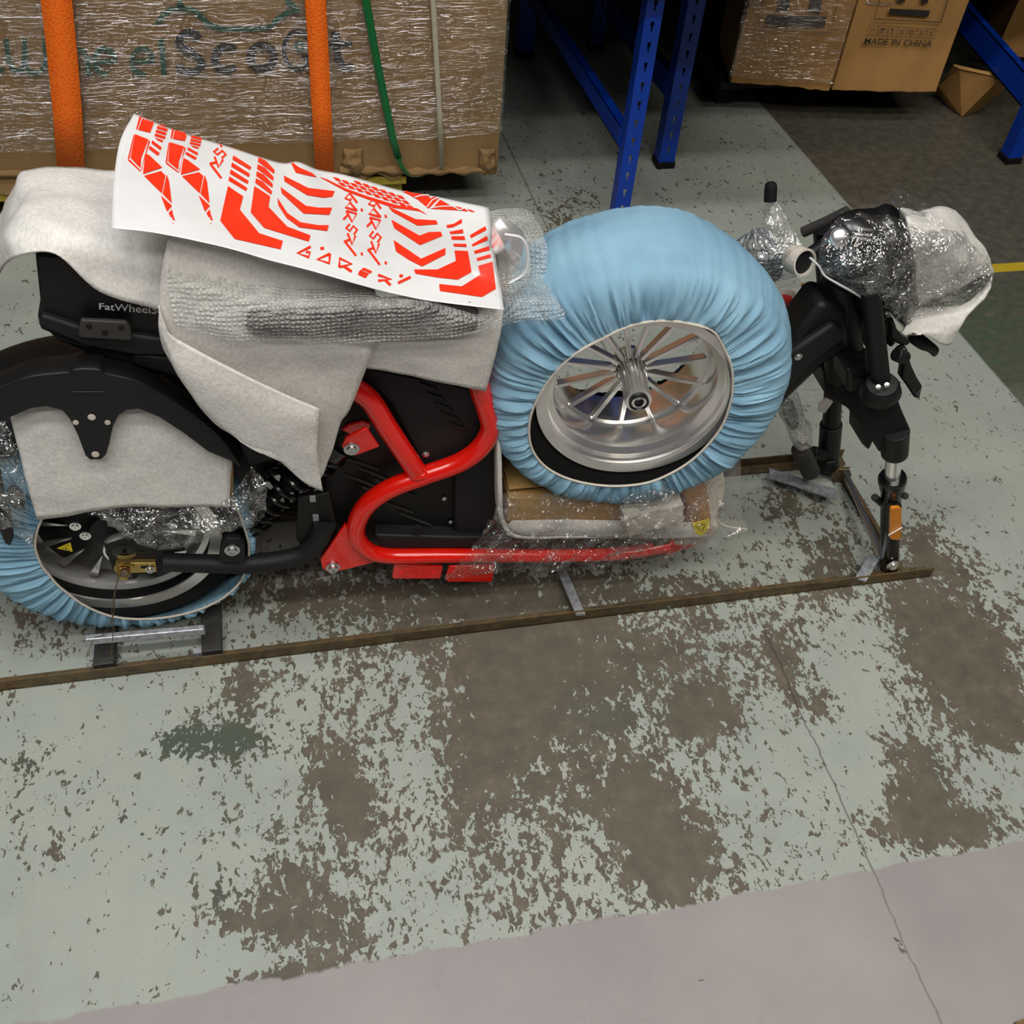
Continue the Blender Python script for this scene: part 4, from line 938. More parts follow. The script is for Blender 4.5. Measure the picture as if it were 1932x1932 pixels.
o = pillow('foam_roll', [(1326, 888), (1352, 862), (1364, 890), (1366, 930), (1350, 965), (1356, 985), (1346, 1010), (1318, 1026), (1270, 1030), (1264, 1018), (1320, 1012), (1341, 995), (1343, 960), (1336, 920)], 1.25, .02, .05, 'foamsolid', None, 6, .005, 35)
tag(o, 'crumpled dirty-white foam at the front end of the footboard', 'foam')
o = plate('frame_toe', [(1262, 1020), (1290, 1010), (1322, 1016), (1318, 1030), (1268, 1046), (1240, 1050)], YN+.006, .05, 'red', sc, .004)
o = plate('toe_clamp', [(1236, 1018), (1266, 1012), (1262, 1044), (1232, 1052)], YN-.006, .06, 'greyplastic', sc, .004)
# stretch film over the footboard
o = sheet('stretch_film', [
    [(955, 925, 1.205), (1060, 930, 1.20), (1150, 935, 1.195), (1220, 925, 1.17), (1290, 890, 1.19), (1352, 862, 1.21)],
    [(930, 970, 1.20), (1040, 980, 1.20), (1150, 985, 1.19), (1230, 980, 1.165), (1300, 960, 1.18), (1366, 920, 1.20)],
    [(900, 1020, 1.20), (1020, 1020, 1.205), (1140, 1020, 1.19), (1230, 1010, 1.175), (1300, 1005, 1.19), (1358, 985, 1.20)],
    [(872, 1056, 1.20), (1000, 1056, 1.205), (1130, 1052, 1.195), (1230, 1040, 1.19), (1300, 1028, 1.20), (1340, 1015, 1.21)],
    [(838, 1094, 1.215), (990, 1074, 1.212), (1120, 1068, 1.21), (1210, 1058, 1.21), (1280, 1045, 1.21), (1330, 1026, 1.215)]],
    'filmdeck', None, 18, 14, .013, 42, 0, 7)
tag(o, 'wrinkled clear stretch film pulled over the footboard and its parcels', 'stretch film')
o = sheet('clear_bag', [[(1352, 880, 1.26), (1362, 870, 1.27), (1380, 850, 1.28), (1400, 830, 1.29)], [(1354, 930, 1.25), (1376, 925, 1.26), (1392, 935, 1.26), (1398, 950, 1.26)], [(1350, 985, 1.24), (1372, 985, 1.24), (1392, 992, 1.24), (1412, 1000, 1.24)], [(1300, 1030, 1.23), (1330, 1035, 1.23), (1360, 1025, 1.22), (1385, 1010, 1.22)]], 'filmclear', None, 7, 7, .008, 26, 0, 5)
tag(o, 'loose end of clear plastic hanging off the front of the footboard', 'plastic bag')
tube('bag_seam', [V(*p, 1.238) for p in [(1360, 945), (1352, 975), (1368, 992), (1408, 998)]], .0016, 'foamsolid', o, 5, 6)
# film round the rear wheel
o = sheet('stretch_film', [[(150, 960, 1.218), (240, 950, 1.22), (330, 950, 1.22), (430, 930, 1.22), (470, 880, 1.22)], [(180, 972, 1.205), (240, 985, 1.20), (330, 1000, 1.205), (430, 965, 1.195), (500, 905, 1.20)], [(200, 985, 1.205), (255, 1012, 1.20), (335, 1030, 1.205), (420, 995, 1.19), (502, 940, 1.20)], [(210, 990, 1.215), (262, 1024, 1.21), (335, 1034, 1.215), (430, 1004, 1.205), (498, 980, 1.21)]], 'filmclump', None, 9, 8, .014, 24, 0, 3)
tag(o, 'crumpled clear film bunched between the rear wheel and the shock absorber', 'stretch film')
o = sheet('stretch_film', [[(-20, 800, 1.24), (10, 800, 1.235), (30, 830, 1.235)], [(-20, 880, 1.22), (10, 880, 1.215), (44, 890, 1.22)], [(-20, 950, 1.22), (15, 950, 1.21), (50, 960, 1.22)], [(-20, 1000, 1.23), (30, 1010, 1.22), (66, 1030, 1.225)]], 'filmclump', None, 9, 8, .012, 26, 0, 9)
tag(o, 'crumpled clear film at the left edge behind the rear wheel', 'stretch film')
ip = plate('tail_lamp_arm', [(-20, 880), (0, 890), (8, 940), (22, 985), (25, 1018), (19, 1033), (8, 1026), (-20, 960)], 1.215, .015, 'black', sc, .004)
pillow('indicator_lamp', [(12, 925), (28, 918), (44, 935), (46, 955), (28, 958), (18, 945)], 1.225, .01, .015, 'greyplastic', sc, 6, .002, 40)
o = tube('rusty_wire', [V(224, 1085, 1.2), V(217, 1120, 1.19), V(214, 1160, 1.188), (V(196, 1196, 1.2)), V(178, 1205, 1.2), V(162, 1240, 1.178)], .0009, 'rust', None, 6, 6); tag(o, 'thin rusty wire twisted from the rear axle down to the crate rail', 'wire')
bm = tube_bm([V(217, 1110, 1.189), V(211, 1150, 1.187), V(214, 1190, 1.187), V(209, 1238, 1.178)], .0008, 6); link('wire_strand', bm, 'rust', o)

# ================================================================== PACKING ROUND THE HANDLEBAR
o = sheet('stretch_film', [
    [(1540, 500, 1.27), (1560, 440, 1.31), (1600, 395, 1.37), (1655, 384, 1.40), (1690, 358, 1.42), (1730, 372, 1.42), (1762, 386, 1.41)],
    [(1552, 512, 1.262), (1580, 470, 1.262), (1615, 435, 1.28), (1660, 420, 1.30), (1695, 400, 1.33), (1735, 405, 1.35), (1800, 410, 1.36)],
    [(1575, 530, 1.262), (1600, 505, 1.245), (1635, 480, 1.245), (1680, 470, 1.25), (1718, 470, 1.275), (1770, 450, 1.275), (1845, 460, 1.30)],
    [(1600, 548, 1.262), (1640, 535, 1.24), (1675, 530, 1.24), (1710, 530, 1.25), (1730, 540, 1.275), (1790, 520, 1.27), (1868, 505, 1.28)],
    [(1636, 570, 1.262), (1665, 570, 1.25), (1695, 570, 1.25), (1715, 575, 1.25), (1735, 585, 1.262), (1795, 560, 1.27), (1858, 548, 1.28)],
    [(1670, 605, 1.27), (1690, 605, 1.262), (1702, 608, 1.262), (1712, 612, 1.262), (1725, 600, 1.265), (1760, 590, 1.275), (1800, 580, 1.28)]],
    'filmclump', None, 9, 9, .010, 28, 0, 4)
tag(o, 'shiny crumpled clear film wound round the instrument pod and headlight', 'stretch film')
hf = empty('headlight_foam', V(1790, 560, 1.3), 'white foam wrapped round the headlight under clear film', 'foam')
sheet('upper_foam', [
    [(1700, 392, 1.36), (1730, 400, 1.37), (1770, 392, 1.37), (1808, 404, 1.38)],
    [(1712, 430, 1.305), (1750, 425, 1.31), (1800, 430, 1.32), (1842, 452, 1.35)],
    [(1724, 475, 1.285), (1765, 470, 1.285), (1815, 475, 1.29), (1866, 492, 1.32)],
    [(1724, 530, 1.285), (1770, 520, 1.28), (1820, 512, 1.29), (1872, 515, 1.32)],
    [(1730, 574, 1.288), (1770, 558, 1.285), (1815, 540, 1.29), (1850, 520, 1.31)]], 'foam', hf, 7, 6, .005, 22, .005, 12)
sheet('lower_foam', [
    [(1728, 575, 1.30), (1760, 582, 1.30), (1815, 575, 1.30), (1856, 548, 1.31), (1872, 520, 1.32)],
    [(1716, 600, 1.285), (1760, 605, 1.28), (1805, 598, 1.28), (1840, 575, 1.29), (1868, 540, 1.31)],
    [(1705, 622, 1.275), (1750, 625, 1.27), (1795, 622, 1.27), (1822, 598, 1.28), (1860, 552, 1.31)],
    [(1692, 638, 1.272), (1738, 628, 1.268), (1788, 650, 1.27), (1812, 610, 1.28), (1850, 566, 1.31)]], 'foam', hf, 7, 6, .004, 22, .005, 14)
sheet('cover_film', [
    [(1722, 384, 1.36), (1760, 384, 1.36), (1800, 394, 1.37), (1830, 420, 1.37)],
    [(1718, 430, 1.29), (1760, 425, 1.295), (1806, 430, 1.305), (1850, 455, 1.34)],
    [(1722, 475, 1.27), (1765, 470, 1.27), (1820, 475, 1.275), (1872, 495, 1.31)],
    [(1722, 530, 1.27), (1770, 520, 1.265), (1825, 515, 1.275), (1876, 522, 1.31)],
    [(1716, 590, 1.27), (1765, 575, 1.265), (1825, 560, 1.27), (1868, 545, 1.30)]], 'filmfoam', hf, 8, 8, .006, 28, 0, 22)
# bag over the left grip
gb = empty('grip_bag', V(1470, 470, 1.4), 'clear plastic bag bunched over the left handlebar grip', 'plastic bag')
sheet('bag_film', [
    [(1444, 378, 1.45), (1452, 376, 1.44), (1462, 378, 1.44), (1470, 386, 1.44)],
    [(1434, 405, 1.45), (1450, 405, 1.425), (1470, 405, 1.42), (1486, 418, 1.43)],
    [(1415, 432, 1.45), (1444, 440, 1.41), (1475, 440, 1.40), (1500, 445, 1.41)],
    [(1392, 452, 1.45), (1435, 475, 1.40), (1472, 475, 1.39), (1516, 468, 1.39)],
    [(1382, 464, 1.45), (1425, 500, 1.40), (1470, 510, 1.385), (1530, 488, 1.38)],
    [(1386, 484, 1.45), (1420, 525, 1.41), (1465, 530, 1.39), (1520, 514, 1.38)]], 'filmmilky', gb, 7, 7, .007, 30, 0, 6)
sheet('bag_tail', [[(1386, 484, 1.45), (1420, 515, 1.43), (1460, 520, 1.42), (1500, 520, 1.42)], [(1400, 510, 1.45), (1425, 535, 1.43), (1465, 535, 1.42), (1510, 530, 1.42)], [(1425, 545, 1.45), (1445, 548, 1.43), (1475, 545, 1.42), (1512, 540, 1.42)]], 'filmclear', gb, 6, 6, .004, 30, 0, 2)
pillow('mirror_glass', [(1384, 465), (1410, 440), (1440, 430), (1470, 470), (1476, 520), (1440, 535), (1410, 515)], 1.455, .01, .01, simple('dark_blue_grey_plastic', rgb(70, 88, 98), .25, 0, .1, 20, 0), gb, 6, .001, 10)
lathe('roll_mouth', [(.020, 0), (.022, -.003), (.0235, 0), (.0235, .03), (.020, .03)], V(1497, 488, 1.365), (.25, -1, .35), 'foamsolid', gb, 32, True)
lathe('roll_core', [(0, 0), (.020, 0), (.020, .03), (0, .03)], V(1499, 488, 1.372), (.25, -1, .35), 'blackmatte', gb, 32)
sheet('roll_flap', [[(1476, 470, 1.36), (1484, 468, 1.357), (1492, 470, 1.356)], [(1474, 488, 1.358), (1484, 490, 1.353), (1498, 490, 1.353)], [(1482, 502, 1.358), (1492, 506, 1.354), (1508, 504, 1.355)]], 'filmclump', gb, 5, 5, .002, 40, 0, 2)
lathe('bar_end_plug', [(0, .032), (.006, .0315), (.0095, .028), (.0105, .02), (.0105, 0), (0, 0)], V(1453, 380, 1.43), (-.05, .35, .9), 'rubber', sc, 20)
tube('film_edge', [V(*p, 1.30-i*.008) for i, p in enumerate([(1528, 486), (1545, 502), (1556, 520), (1580, 535), (1620, 558), (1660, 592)])], .0018, 'letters', gb, 5, 6)
o = sheet('parts_bag', [[(1418, 540, 1.44), (1450, 545, 1.43), (1490, 535, 1.42), (1536, 528, 1.42)], [(1425, 565, 1.43), (1460, 565, 1.42), (1500, 560, 1.41), (1544, 550, 1.41)], [(1438, 600, 1.42), (1462, 600, 1.41), (1490, 590, 1.41), (1530, 575, 1.41)], [(1448, 640, 1.42), (1458, 632, 1.41), (1475, 620, 1.41), (1500, 605, 1.41)]], 'filmclear', None, 7, 7, .006, 30, 0, 5)
tag(o, 'clear bag of red and white spare parts behind the down tube', 'plastic bag')
pillow('red_spare_part', [(1476, 556), (1494, 560), (1500, 580), (1482, 606), (1470, 596), (1474, 574)], 1.43, .006, .006, 'red', o, 5, .002, 40)
pillow('white_wrapping', [(1425, 560), (1455, 548), (1500, 550), (1490, 600), (1455, 635), (1438, 600)], 1.455, .008, .006, 'foamsolid', o, 5, .005, 40)
plate('orange_spare_part', [(1514, 536), (1534, 538), (1532, 545), (1512, 542)], 1.44, .004, 'amber', o, 0)
# wrapped throttle grip hanging behind the down tube
tg = empty('wrapped_grip', V(1515, 850, 1.45), 'black handlebar grip in crumpled film hanging behind the down tube', 'grip')
cyl('grip', V(1510, 846, 1.44), V(1530, 892, 1.44), .0205, 'greyplastic', tg)
pillow('grip_wrap', [(1470, 745), (1500, 735), (1512, 760), (1518, 790), (1530, 800), (1532, 840), (1512, 852), (1494, 835), (1480, 800), (1466, 775)], 1.43, .02, .02, 'filmmilky', tg, 7, .008, 40)
pillow('switch_pod', [(1474, 758), (1492, 752), (1504, 775), (1508, 800), (1496, 812), (1482, 795)], 1.44, .01, .02, 'blackgloss', tg, 6, .002, 30)
sheet('paper_wrap', [[(1500, 720, 1.44), (1530, 706, 1.44), (1554, 690, 1.44)], [(1500, 745, 1.44), (1530, 740, 1.435), (1556, 720, 1.44)], [(1505, 780, 1.44), (1535, 775, 1.435), (1556, 750, 1.44)], [(1520, 835, 1.44), (1545, 800, 1.44), (1562, 762, 1.44)]], 'filmclear', tg, 6, 6, .004, 30, 0, 2)
plate('film_scrap', [(1546, 762), (1560, 752), (1572, 758), (1556, 780), (1544, 776)], 1.43, .004, 'alu', tg, 0)
# ================================================================== BIG CARTON ON ITS PALLET
Z0 = .125; bl = W(-60, 350, Z0); brr = W(938, 322, Z0)
bx0 = brr.x-1.75; fy = brr.y
tilt = 0.0
ct = empty('carton', (brr.x-.9, fy+.35, Z0), 'huge brown scooter carton wrapped in stretch film, on a pallet at the back left', 'carton')
H = 1.55; Dp = 1.6  # depth stretched out of view to block light behind the carton
# front panel with a crushed bottom edge
bm = bmesh.new(); nx_, nz_ = 150, 60; g = []
for i in range(nx_+1):
    col = []
    for j in range(nz_+1):
        x = bx0+(brr.x-bx0)*i/nx_; z = Z0+H*(j/nz_)**2; e = math.exp(-(z-Z0)/.022)
        p = Vector((x, fy, z)); q = Vector((x*14, 3, 0))
        col.append(bm.verts.new(p+Vector((0, -.012*e*(.4+noise.noise(q))+.006*noise.noise(p*3), .022*e*noise.noise(q*1.7+Vector((5, 5, 5)))+.008*e*noise.noise(q*5)))))
    g.append(col)
for i in range(nx_):
    for j in range(nz_): bm.faces.new((g[i][j], g[i+1][j], g[i+1][j+1], g[i][j+1]))
link('front_panel', bm, 'carton', ct)
link('body', box_bm((bx0, fy+.01, Z0), (brr.x, fy+Dp, Z0+H)), 'carton', ct, False, bevel=.004)
for a, b in ((300, 316), (648, 684), (905, 935)):
    P_ = [(a, y) for y in (285, 300, 315, 330)]
    o = sheet('crushed_fold', [[V(a, 280, fy-.004), V((a+b)/2, 282, fy-.012), V(b, 280, fy-.004)], [V(a+2, 296, fy-.010), V((a+b)/2-3, 300, fy-.022), V(b-2, 297, fy-.008)], [V(a-2, 312, fy-.008), V((a+b)/2, 316, fy-.028), V(b+2, 312, fy-.010)], [V(a, 326, fy-.006), V((a+b)/2+2, 328, fy-.016), V(b, 326, fy-.006)]], 'carton', ct, 5, 5, .008, 60, .003, a, True)
tube('bottom_fold', [V(x, 322+random.uniform(-2, 3), fy-.008) for x in range(640, 940, 22)], lambda t: .010+.004*math.sin(t*40), 'carton', ct, 3, 8)
tube('bottom_fold', [V(x, 326+random.uniform(-2, 2), fy-.006) for x in range(-40, 640, 34)], .009, 'carton', ct, 3, 8)
sp_ = Surf(plane=(Vector((0, fy-.009, 0)), Vector((0, -1, 0))), off=.002)
def r1(p): return [(x/2.76, y/2.76) for x, y in p]
gr, bk = [], []
for p, w in [([(-30, 385), (-5, 372), (18, 350)], 26), ([(32, 200), (42, 300), (70, 365), (105, 372), (128, 340), (128, 200)], 28), ([(128, 330), (150, 372), (190, 382), (225, 360), (240, 300), (238, 200)], 28), ([(345, 130), (352, 385)], 28), ([(352, 290), (390, 255), (430, 262), (455, 300), (462, 388)], 30),
             ([(495, 320), (595, 315)]+arc(545, 318, 54, 66, 0, -290, 16), 28), ([(690, 320), (792, 315)]+arc(742, 318, 54, 66, 0, -290, 16), 28), ([(838, 198), (846, 290), (856, 388)], 30)]: gr += stroke(r1(p), w/2.76)
for p, w in [(arc(985, 218, 55, 48, -20, -190, 10)+[(945, 245), (990, 268), (1035, 300)]+arc(990, 328, 62, 45, -10, 170, 10), 44), (arc(1178, 302, 60, 62, -40, -320, 14), 44), (arc(1365, 296, 62, 62, 0, 360, 20), 44), (arc(1552, 260, 74, 100, -30, -330, 18)+[(1618, 300), (1570, 290)], 26), ([(1745, 160), (1758, 300), (1790, 350), (1840, 350)], 44), ([(1700, 225), (1835, 225)], 30)]: bk += stroke(r1(p), w/2.76)
gr += stroke(r1([(820, 125), (845, 80), (890, 48), (950, 40), (1010, 52), (1050, 85), (1085, 125), (1150, 148), (1290, 150), (1410, 140), (1440, 100), (1500, 62), (1560, 50)]), 11)
gr += stroke(r1([(930, 0), (945, 38)]), 12)+stroke(r1([(1490, 0), (1520, 25), (1540, 48)]), 12)+stroke(r1(arc(1560, 240, 20, 22, 0, 360, 10)), 8)
print_polys('carton_lettering', gr, sp_, 'green_ink', ct, 20.); print_polys('carton_lettering', bk, sp_, 'ink', ct, 20.)
# stretch film over the carton, ending above the bottom fold
rows = []
zlo = V(400, 268, fy).z
for k in range(9):
    z_ = Z0+H-(Z0+H-zlo)*k/8
    rows.append([Vector((bx0+(brr.x+.004-bx0)*q/16, fy-.02 if q < 16 else fy-.012, z_+.004*math.sin(q*2.1))) for q in range(17)])
film_ = sheet('stretch_film', rows, 'film', None, 8, 8, .006, 12, 0, 2, True)
tag(film_, 'horizontally wrinkled clear film wound round the huge carton', 'stretch film')
def band(name, pts, w, mat, label, cat, yoff=-.03, group=None):
    P_ = [V(x, y, fy+yoff) for x, y in pts]; d_ = (P_[0]-P_[1]).normalized(); P_.insert(0, P_[0]+d_*((Z0+H+.004-P_[0].z)/d_.z)); P_.insert(0, P_[0]+Vector((0, .7, 0))); bm = bmesh.new(); L_ = []
    for p in P_: L_.append([bm.verts.new(p+Vector((-w/2, 0, 0))), bm.verts.new(p+Vector((w/2, 0, 0)))])
    for a, b in zip(L_, L_[1:]): bm.faces.new((a[0], a[1], b[1], b[0]))
    o = link(name, bm, mat); s_ = o.modifiers.new('thickness', 'SOLIDIFY'); s_.thickness = .003
    if label: tag(o, label, cat, group)
    return o
band('webbing_strap', [(94, -80), (106, 0), (117, 100), (127, 210), (134, 322)], .068, 'orange', 'wide orange webbing strap round the carton, above the seat foam', 'strap')
band('webbing_strap', [(590, -80), (595, 0), (601, 100), (607, 210), (613, 330)], .050, 'orange', 'narrower orange webbing strap behind the middle of the sticker sheet', 'strap')
o = band('strapping_band', [(676, -80), (690, 0), (708, 100), (728, 200), (742, 265), (752, 300)], .020, 'greenstrap', 'green plastic strapping band slanting down the carton and under it', 'strapping')
tube('loose_turn', [V(752, 300, fy-.03), V(760, 318, fy-.025), V(775, 330, fy), V(796, 330, fy+.06)], .006, 'greenstrap', o, 5, 8)
band('strapping_band', [(811, -80), (817, 0), (823, 100), (829, 210), (834, 316)], .013, 'whitestrap', 'thin off-white strapping band near the right end of the carton', 'strapping')
pa = empty('pallet', (brr.x-.6, fy+.4, 0), 'yellow-painted wooden pallet under the huge carton', 'pallet')
px1 = V(767, 340, fy).x
for k in range(3): link('deck_board', box_bm((bx0+.1, fy+.0+k*.27, Z0-.03), (px1, fy+.12+k*.27, Z0-.006)), 'pallet', pa, False, bevel=.003)
for k in range(3):
    x0 = px1-.12-k*.62
    for l in range(2): link('block', box_bm((x0, fy+.02+l*.5, .02), (x0+.11, fy+.12+l*.5, Z0-.03)), 'pallet', pa, False, bevel=.003)
link('bottom_board', box_bm((bx0+.1, fy+.02, .001), (px1, fy+.11, .02)), 'pallet', pa, False, bevel=.003)

# ================================================================== CARTONS AT THE BACK RIGHT
def carton2(name, label, pl_, pr_, depth, h, zb, mat='carton2', group=None):
    a, b = W(*pl_, zb), W(*pr_, zb); e = (b-a).normalized(); n = Vector((-e.y, e.x, 0))
    r = empty(name, (a+b)/2+n*depth/2, label, 'carton', group)
    bm = obox_bm(a, b-a, n*depth, Vector((0, 0, h)))
    bmesh.ops.subdivide_edges(bm, edges=bm.edges, cuts=14, use_grid_fill=True)
    for v_ in bm.verts:
        k = min(1, (v_.co.z-zb)/.03); v_.co += Vector((nz(v_.co, 5, 1), nz(v_.co, 5, 2), 0))*.008+Vector((nz(v_.co, 30, 1), nz(v_.co, 30, 2), nz(v_.co, 30, 3)))*.006*(1-k)
    link('carton_body', bm, mat, r, bevel=.003)
    return r, Surf(plane=(a-n*.012, -n), off=.002), a, b, n
zb = .13
c1, s1, a1_, b1_, n1_ = carton2('carton', 'brown carton in scuffed clear film, left of the one with printed icons', (1377, 157), (1566, 171), .3, 1.0, zb)
f3 = lambda p: [(1232+x/2.76, y/2.76) for x, y in p]
print_polys('carton_print', [f3([(598, 76), (905, 86), (893, 136), (588, 130)]), f3([(660, -60), (720, -60), (705, 52), (652, 52)]), f3([(825, -60), (885, -60), (872, 68), (812, 62)])], s1, 'inkfaint', c1, 20.)
print_polys('carton_print_frame', stroke(f3([(578, -60), (552, 155), (925, 168), (975, -60)]), 1.5), s1, 'inkfaint', c1, 20.)
fo = obox_bm(a1_-n1_*.02+Vector((-.02, 0, .02)), (b1_-a1_)+Vector((.02, 0, 0)), Vector((0, 0, .8)), n1_*.001)
bm = bmesh.new(); obox_bm(a1_-n1_*.016+Vector((-.012, 0, .03)), (b1_-a1_)*1.02, n1_*.3, Vector((0, 0, .92)), bm)
bmesh.ops.delete(bm, geom=[f for f in bm.faces if abs(f.normal.z) > .9], context='FACES')
fo.free()
bmesh.ops.subdivide_edges(bm, edges=bm.edges, cuts=20, use_grid_fill=True)
for v_ in bm.verts: v_.co += Vector((nz(v_.co, 30, 1), nz(v_.co, 30, 2), 0))*.006
o = link('stretch_film', bm, 'film'); tag(o, 'clear film wound round the left one of the two brown cartons', 'stretch film')
c2, s2, a2_, b2_, n2_ = carton2('carton', 'brown carton printed with handling icons and country of origin', (1570, 170), (1764, 175), .5, 1.0, zb)
f8 = lambda p: [(1600+x/5.82, y/5.82) for x, y in p]
text_print('carton_print', 'MADE IN CHINA', [f8([(190, 412)])[0], f8([(930, 445)])[0], f8([(912, 515)])[0], f8([(172, 478)])[0]], s2, 'ink', c2, .004)
print_polys('carton_print', [f8([(458, 90), (900, 112), (880, 182), (442, 148)]), f8([(545, -200), (660, -200), (620, 25), (540, 15)]), f8([(820, -200), (930, -200), (870, 38), (800, 28)])], s2, 'ink', c2, 20.)
print_polys('carton_print_frame', stroke(f8([(400, -200), (285, 205), (1018, 242), (1150, -200)]), 1.8), s2, 'ink', c2, 20.)
ic = stroke(f8([(232, 272), (978, 322), (948, 420), (208, 382)]), .9, True)
for k in range(1, 7):
    t_ = k/7; ic += stroke(f8([(232+746*t_, 272+50*t_), (208+740*t_, 382+38*t_)]), .9)
for k in range(7):
    t_ = (k+.5)/7; cx, cy = 220+743*t_, 327+44*t_
    if k == 0: ic += stroke(f8([(cx-30, cy-20), (cx-10, cy), (cx-30, cy+20)]), 1.2)+stroke(f8([(cx+18, cy-20), (cx-2, cy), (cx+18, cy+25)]), 1.2)
    elif k == 1: ic += [f8(arc(cx, cy-8, 26, 24, 180, 360, 8))]+stroke(f8([(cx, cy-8), (cx, cy+30)]), 1.)
    elif k == 2: ic += [f8([(cx-14, cy-34), (cx+14, cy-32), (cx+4, cy-4), (cx-6, cy-4)])]+stroke(f8([(cx, cy-6), (cx-2, cy+32)]), 1.)+stroke(f8([(cx-12, cy+32), (cx+12, cy+33)]), 1.)
    elif k == 3: ic += stroke(f8([(cx-22, cy-25), (cx+20, cy+28)]), 1.4)+stroke(f8([(cx+18, cy-25), (cx-18, cy+28)]), 1.2)
    elif k == 4: ic += stroke(f8(arc(cx, cy-4, 20, 24, 0, 360, 12)), 1.6)
    elif k == 5: ic += stroke(f8([(cx-14, cy+24), (cx-10, cy-24)]), 1.6)+stroke(f8([(cx+10, cy+24), (cx+14, cy-24)]), 1.6)
    else: ic += stroke(f8([(cx-4, cy+24), (cx+2, cy-24)]), 1.6)
print_polys('carton_icons', ic, s2, 'inkfaint', c2, 20.)
o = tube('film_remnant', [RP(1634, 4, a2_, -n2_), RP(1660, 8, a2_, -n2_), RP(1682, 7, a2_, -n2_)], .006, 'filmclump', c2, 5, 8)
p2 = empty('pallet', (a1_.x+.3, a1_.y+.3, 0), 'wooden pallet under the two brown cartons, coloured black like the shade there', 'pallet')
for k in range(3): link('deck_board', box_bm((a1_.x-.02, a1_.y+.02+k*.2, zb-.03), (b2_.x+.02, a1_.y+.14+k*.2, zb-.007)), 'dark', p2, False)  # pallet coloured near-black for the shade under the cartons
for k in range(3): link('runner', box_bm((a1_.x+.02+k*.3, a1_.y+.12, .001), (a1_.x+.08+k*.3, a1_.y+.56, zb-.03)), 'dark', p2, False)
# open box with flaps
ob = empty('open_carton', W(1830, 190, .0), 'torn open cardboard box lying under the blue brace at the back right', 'carton')
yo = W(1815, 215).y
def flap(name, px, y, parent, mat='carton2'):
    bm = bmesh.new(); f_ = [bm.verts.new(W(*p)) for p in px]; bm.faces.new(f_); bm.normal_update()
    bmesh.ops.triangulate(bm, faces=bm.faces)
    o = link(name, bm, mat, parent, False); s_ = o.modifiers.new('thickness', 'SOLIDIFY'); s_.thickness = .005; return o
flap('side_panel', [(1766, 172, .02), (1772, 160, .07), (1812, 128, .17), (1885, 148, .17), (1898, 160, .12), (1848, 206, .012), (1815, 218, .004), (1806, 206, .006), (1790, 198, .008)], yo, ob)
flap('back_flap', [(1768, 168, .03), (1800, 121, .18), (1888, 141, .18), (1885, 148, .172), (1812, 129, .172), (1773, 163, .05)], yo, ob)
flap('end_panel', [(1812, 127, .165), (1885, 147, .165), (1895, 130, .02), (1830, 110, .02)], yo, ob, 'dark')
# box on the rack at the far right
o, _, _, _, _ = carton2('carton', 'dark brown carton at the top right corner, behind the blue beam', (1880, 100), (1990, 118), .4, .8, .12)
# ================================================================== RACKING
def upright(p, h, w, d, parent, name='upright', foot=True, slots=True):
    """perforated steel post: slotted front face and two side flanges"""
    x, y, z = p; bm = bmesh.new(); t_ = .0025; hw = .009
    if slots:
        box_bm((x-w/2, y, z), (x-hw/2, y+t_, z+h), bm); box_bm((x+hw/2, y, z), (x+w/2, y+t_, z+h), bm)
        pitch = .05; k = 0
        while k*pitch < h:
            z0 = z+k*pitch; box_bm((x-hw/2, y, z0), (x+hw/2, y+t_, z0+.026), bm)
            box_bm((x-hw/2, y, z0+.026), (x-hw/4, y+t_, z0+.038), bm); box_bm((x+hw/4, y, z0+.026), (x+hw/2, y+t_, z0+.038), bm); k += 1
    else: box_bm((x-w/2, y, z), (x+w/2, y+t_, z+h), bm)
    box_bm((x-w/2, y+t_, z), (x-w/2+t_, y+d, z+h), bm); box_bm((x+w/2-t_, y+t_, z), (x+w/2, y+d, z+h), bm)
    o = link(name, bm, 'blue', parent, False)
    if foot: link('foot', box_bm((x-w/2-.004, y-.004, 0), (x+w/2+.004, y+d+.004, .022)), 'rubber', parent, False, bevel=.003)
    return o
def brace(a, b, w, parent):
    a, b = Vector(a), Vector(b); d = b-a; up = d.cross(Vector((1, 0, 0))).normalized()*w
    bm = obox_bm(a-up/2-Vector((.013, 0, 0)), d, up, Vector((.003, 0, 0)))
    obox_bm(a-up/2-Vector((.013, 0, 0)), d, up*.06, Vector((.026, 0, 0)), bm); obox_bm(a+up*.44-Vector((.013, 0, 0)), d, up*.06, Vector((.026, 0, 0)), bm)
    return link('brace', bm, 'blue', parent, False)
cfoot = W(990, 110); bf = W(1255, 318); af = Vector((cfoot.x+.0, 0, 0))
pA = RP(1170, 409, Vector((cfoot.x+.01, 0, 0)), Vector((1, 0, 0)))
ra = empty('storage_rack', (cfoot.x, (pA.y+cfoot.y)/2, 0), 'slotted blue rack frame rising behind the blue wheel cover', 'rack')
upright((cfoot.x+.012, pA.y, .022), 2.2, .044, .04, ra); upright((cfoot.x, cfoot.y, .022), 2.2, .06, .05, ra, slots=False)
g1 = RP(1178, 258, Vector((cfoot.x, 0, 0)), Vector((1, 0, 0))); g2 = RP(1015, 5, Vector((cfoot.x, 0, 0)), Vector((1, 0, 0)))
brace(g1, g2+(g2-g1)*.12, .055, ra)
rb = empty('storage_rack', (bf.x, bf.y+.4, 0), 'slotted blue rack frame just left of the brown cartons', 'rack')
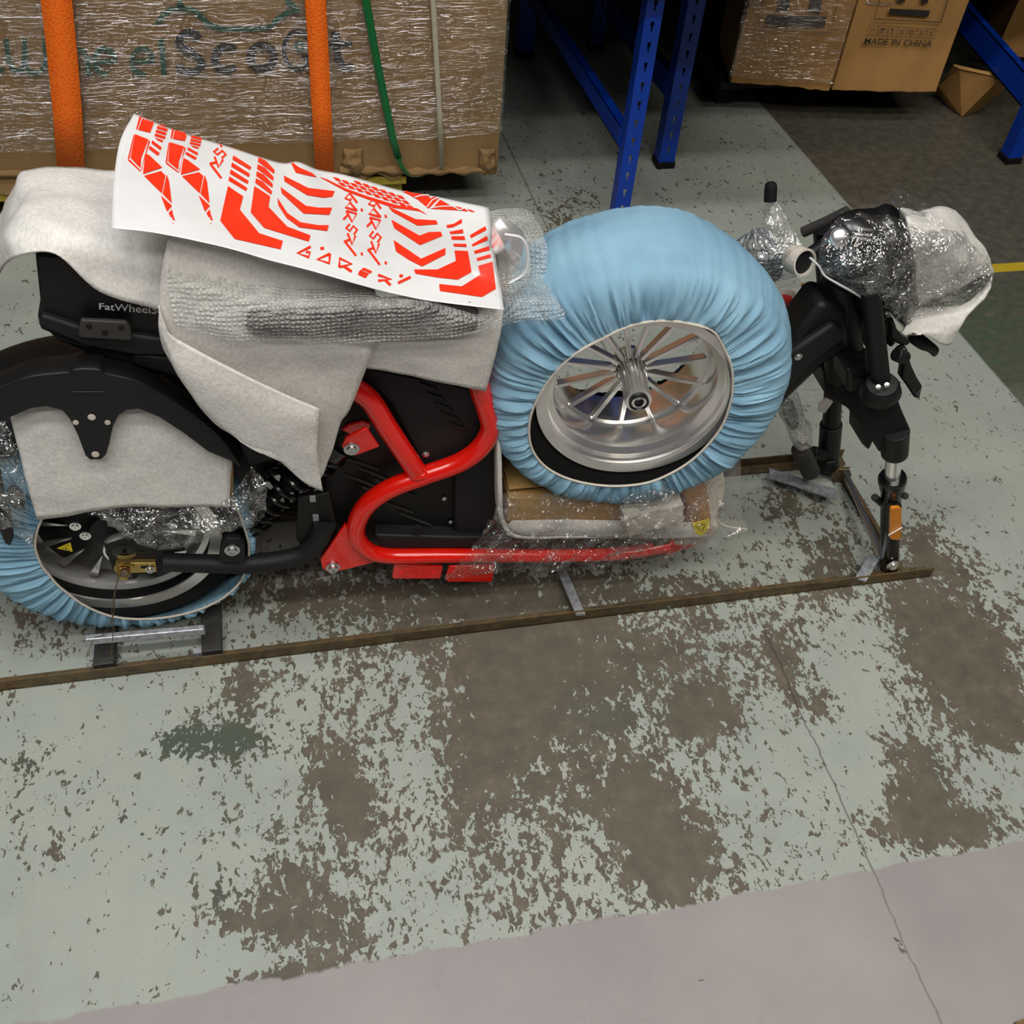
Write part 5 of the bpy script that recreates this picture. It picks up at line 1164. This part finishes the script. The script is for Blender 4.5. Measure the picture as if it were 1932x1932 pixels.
upright((bf.x, bf.y, .022), 2.2, .052, .05, rb); upright((bf.x, bf.y+.85, .022), 2.2, .052, .05, rb)
g1 = RP(1272, 168, Vector((bf.x, 0, 0)), Vector((1, 0, 0))); g2 = RP(1150, 10, Vector((bf.x, 0, 0)), Vector((1, 0, 0)))
brace(g1, g2, .075, rb)
cf = W(1905, 310)
rc = empty('storage_rack', (cf.x, cf.y+.3, 0), 'blue rack frame at the right edge of the picture, above the open box', 'rack')
pc = upright((cf.x+.01, cf.y, .022), 2.2, .05, .05, rc, slots=False)
g1 = RP(1945, 178, Vector((cf.x+.01, 0, 0)), Vector((1, 0, 0))); g2 = RP(1825, 40, Vector((cf.x+.01, 0, 0)), Vector((1, 0, 0)))
brace(g1, g1+(g2-g1)*1.5, .085, rc)
# unseen shelf decks, added above the view to shade the back of the room
sh = empty('shade_shelf', (1.8, 3.1, .745), 'unseen shelf deck added above the brown cartons to shade the back of the room', 'shelf')
link('shade_board', box_bm((.70, 2.40, .745), (1.48, 6.15, .775)), 'dark', sh, False); link('shade_board', box_bm((1.48, 2.86, .745), (7.9, 6.15, .775)), 'dark', sh, False)
link('shade_beam', box_bm((.70, 2.375, .74), (1.48, 2.40, .84)), 'blue', sh, False); link('shade_beam', box_bm((1.48, 2.83, .74), (7.9, 2.86, .84)), 'blue', sh, False)

# ================================================================== SMALL THINGS ON THE FLOOR
p = W(1258, 1145, .004)
nut = lathe('hex_nut', [(.004, 0), (.0078, 0), (.0082, .003), (.0078, .006), (.004, .006)], p, (.9, .2, .3), 'zinc', None, 6, True)
tag(nut, 'shiny steel nut on the floor against the front crate rail', 'nut')
cyl('bolt_stub', p+Vector((-.008, 0, 0)), p+Vector((.006, 0, .001)), .0035, 'zinc', nut, 12)
cp_ = W(1912, 1931)
o = link('board_offcut', obox_bm(cp_, Vector((.12, .012, 0)), Vector((.03, -.12, 0)), Vector((0, 0, .006))), 'rust', None, False); tag(o, 'orange-brown board corner at the bottom right of the floor', 'board')
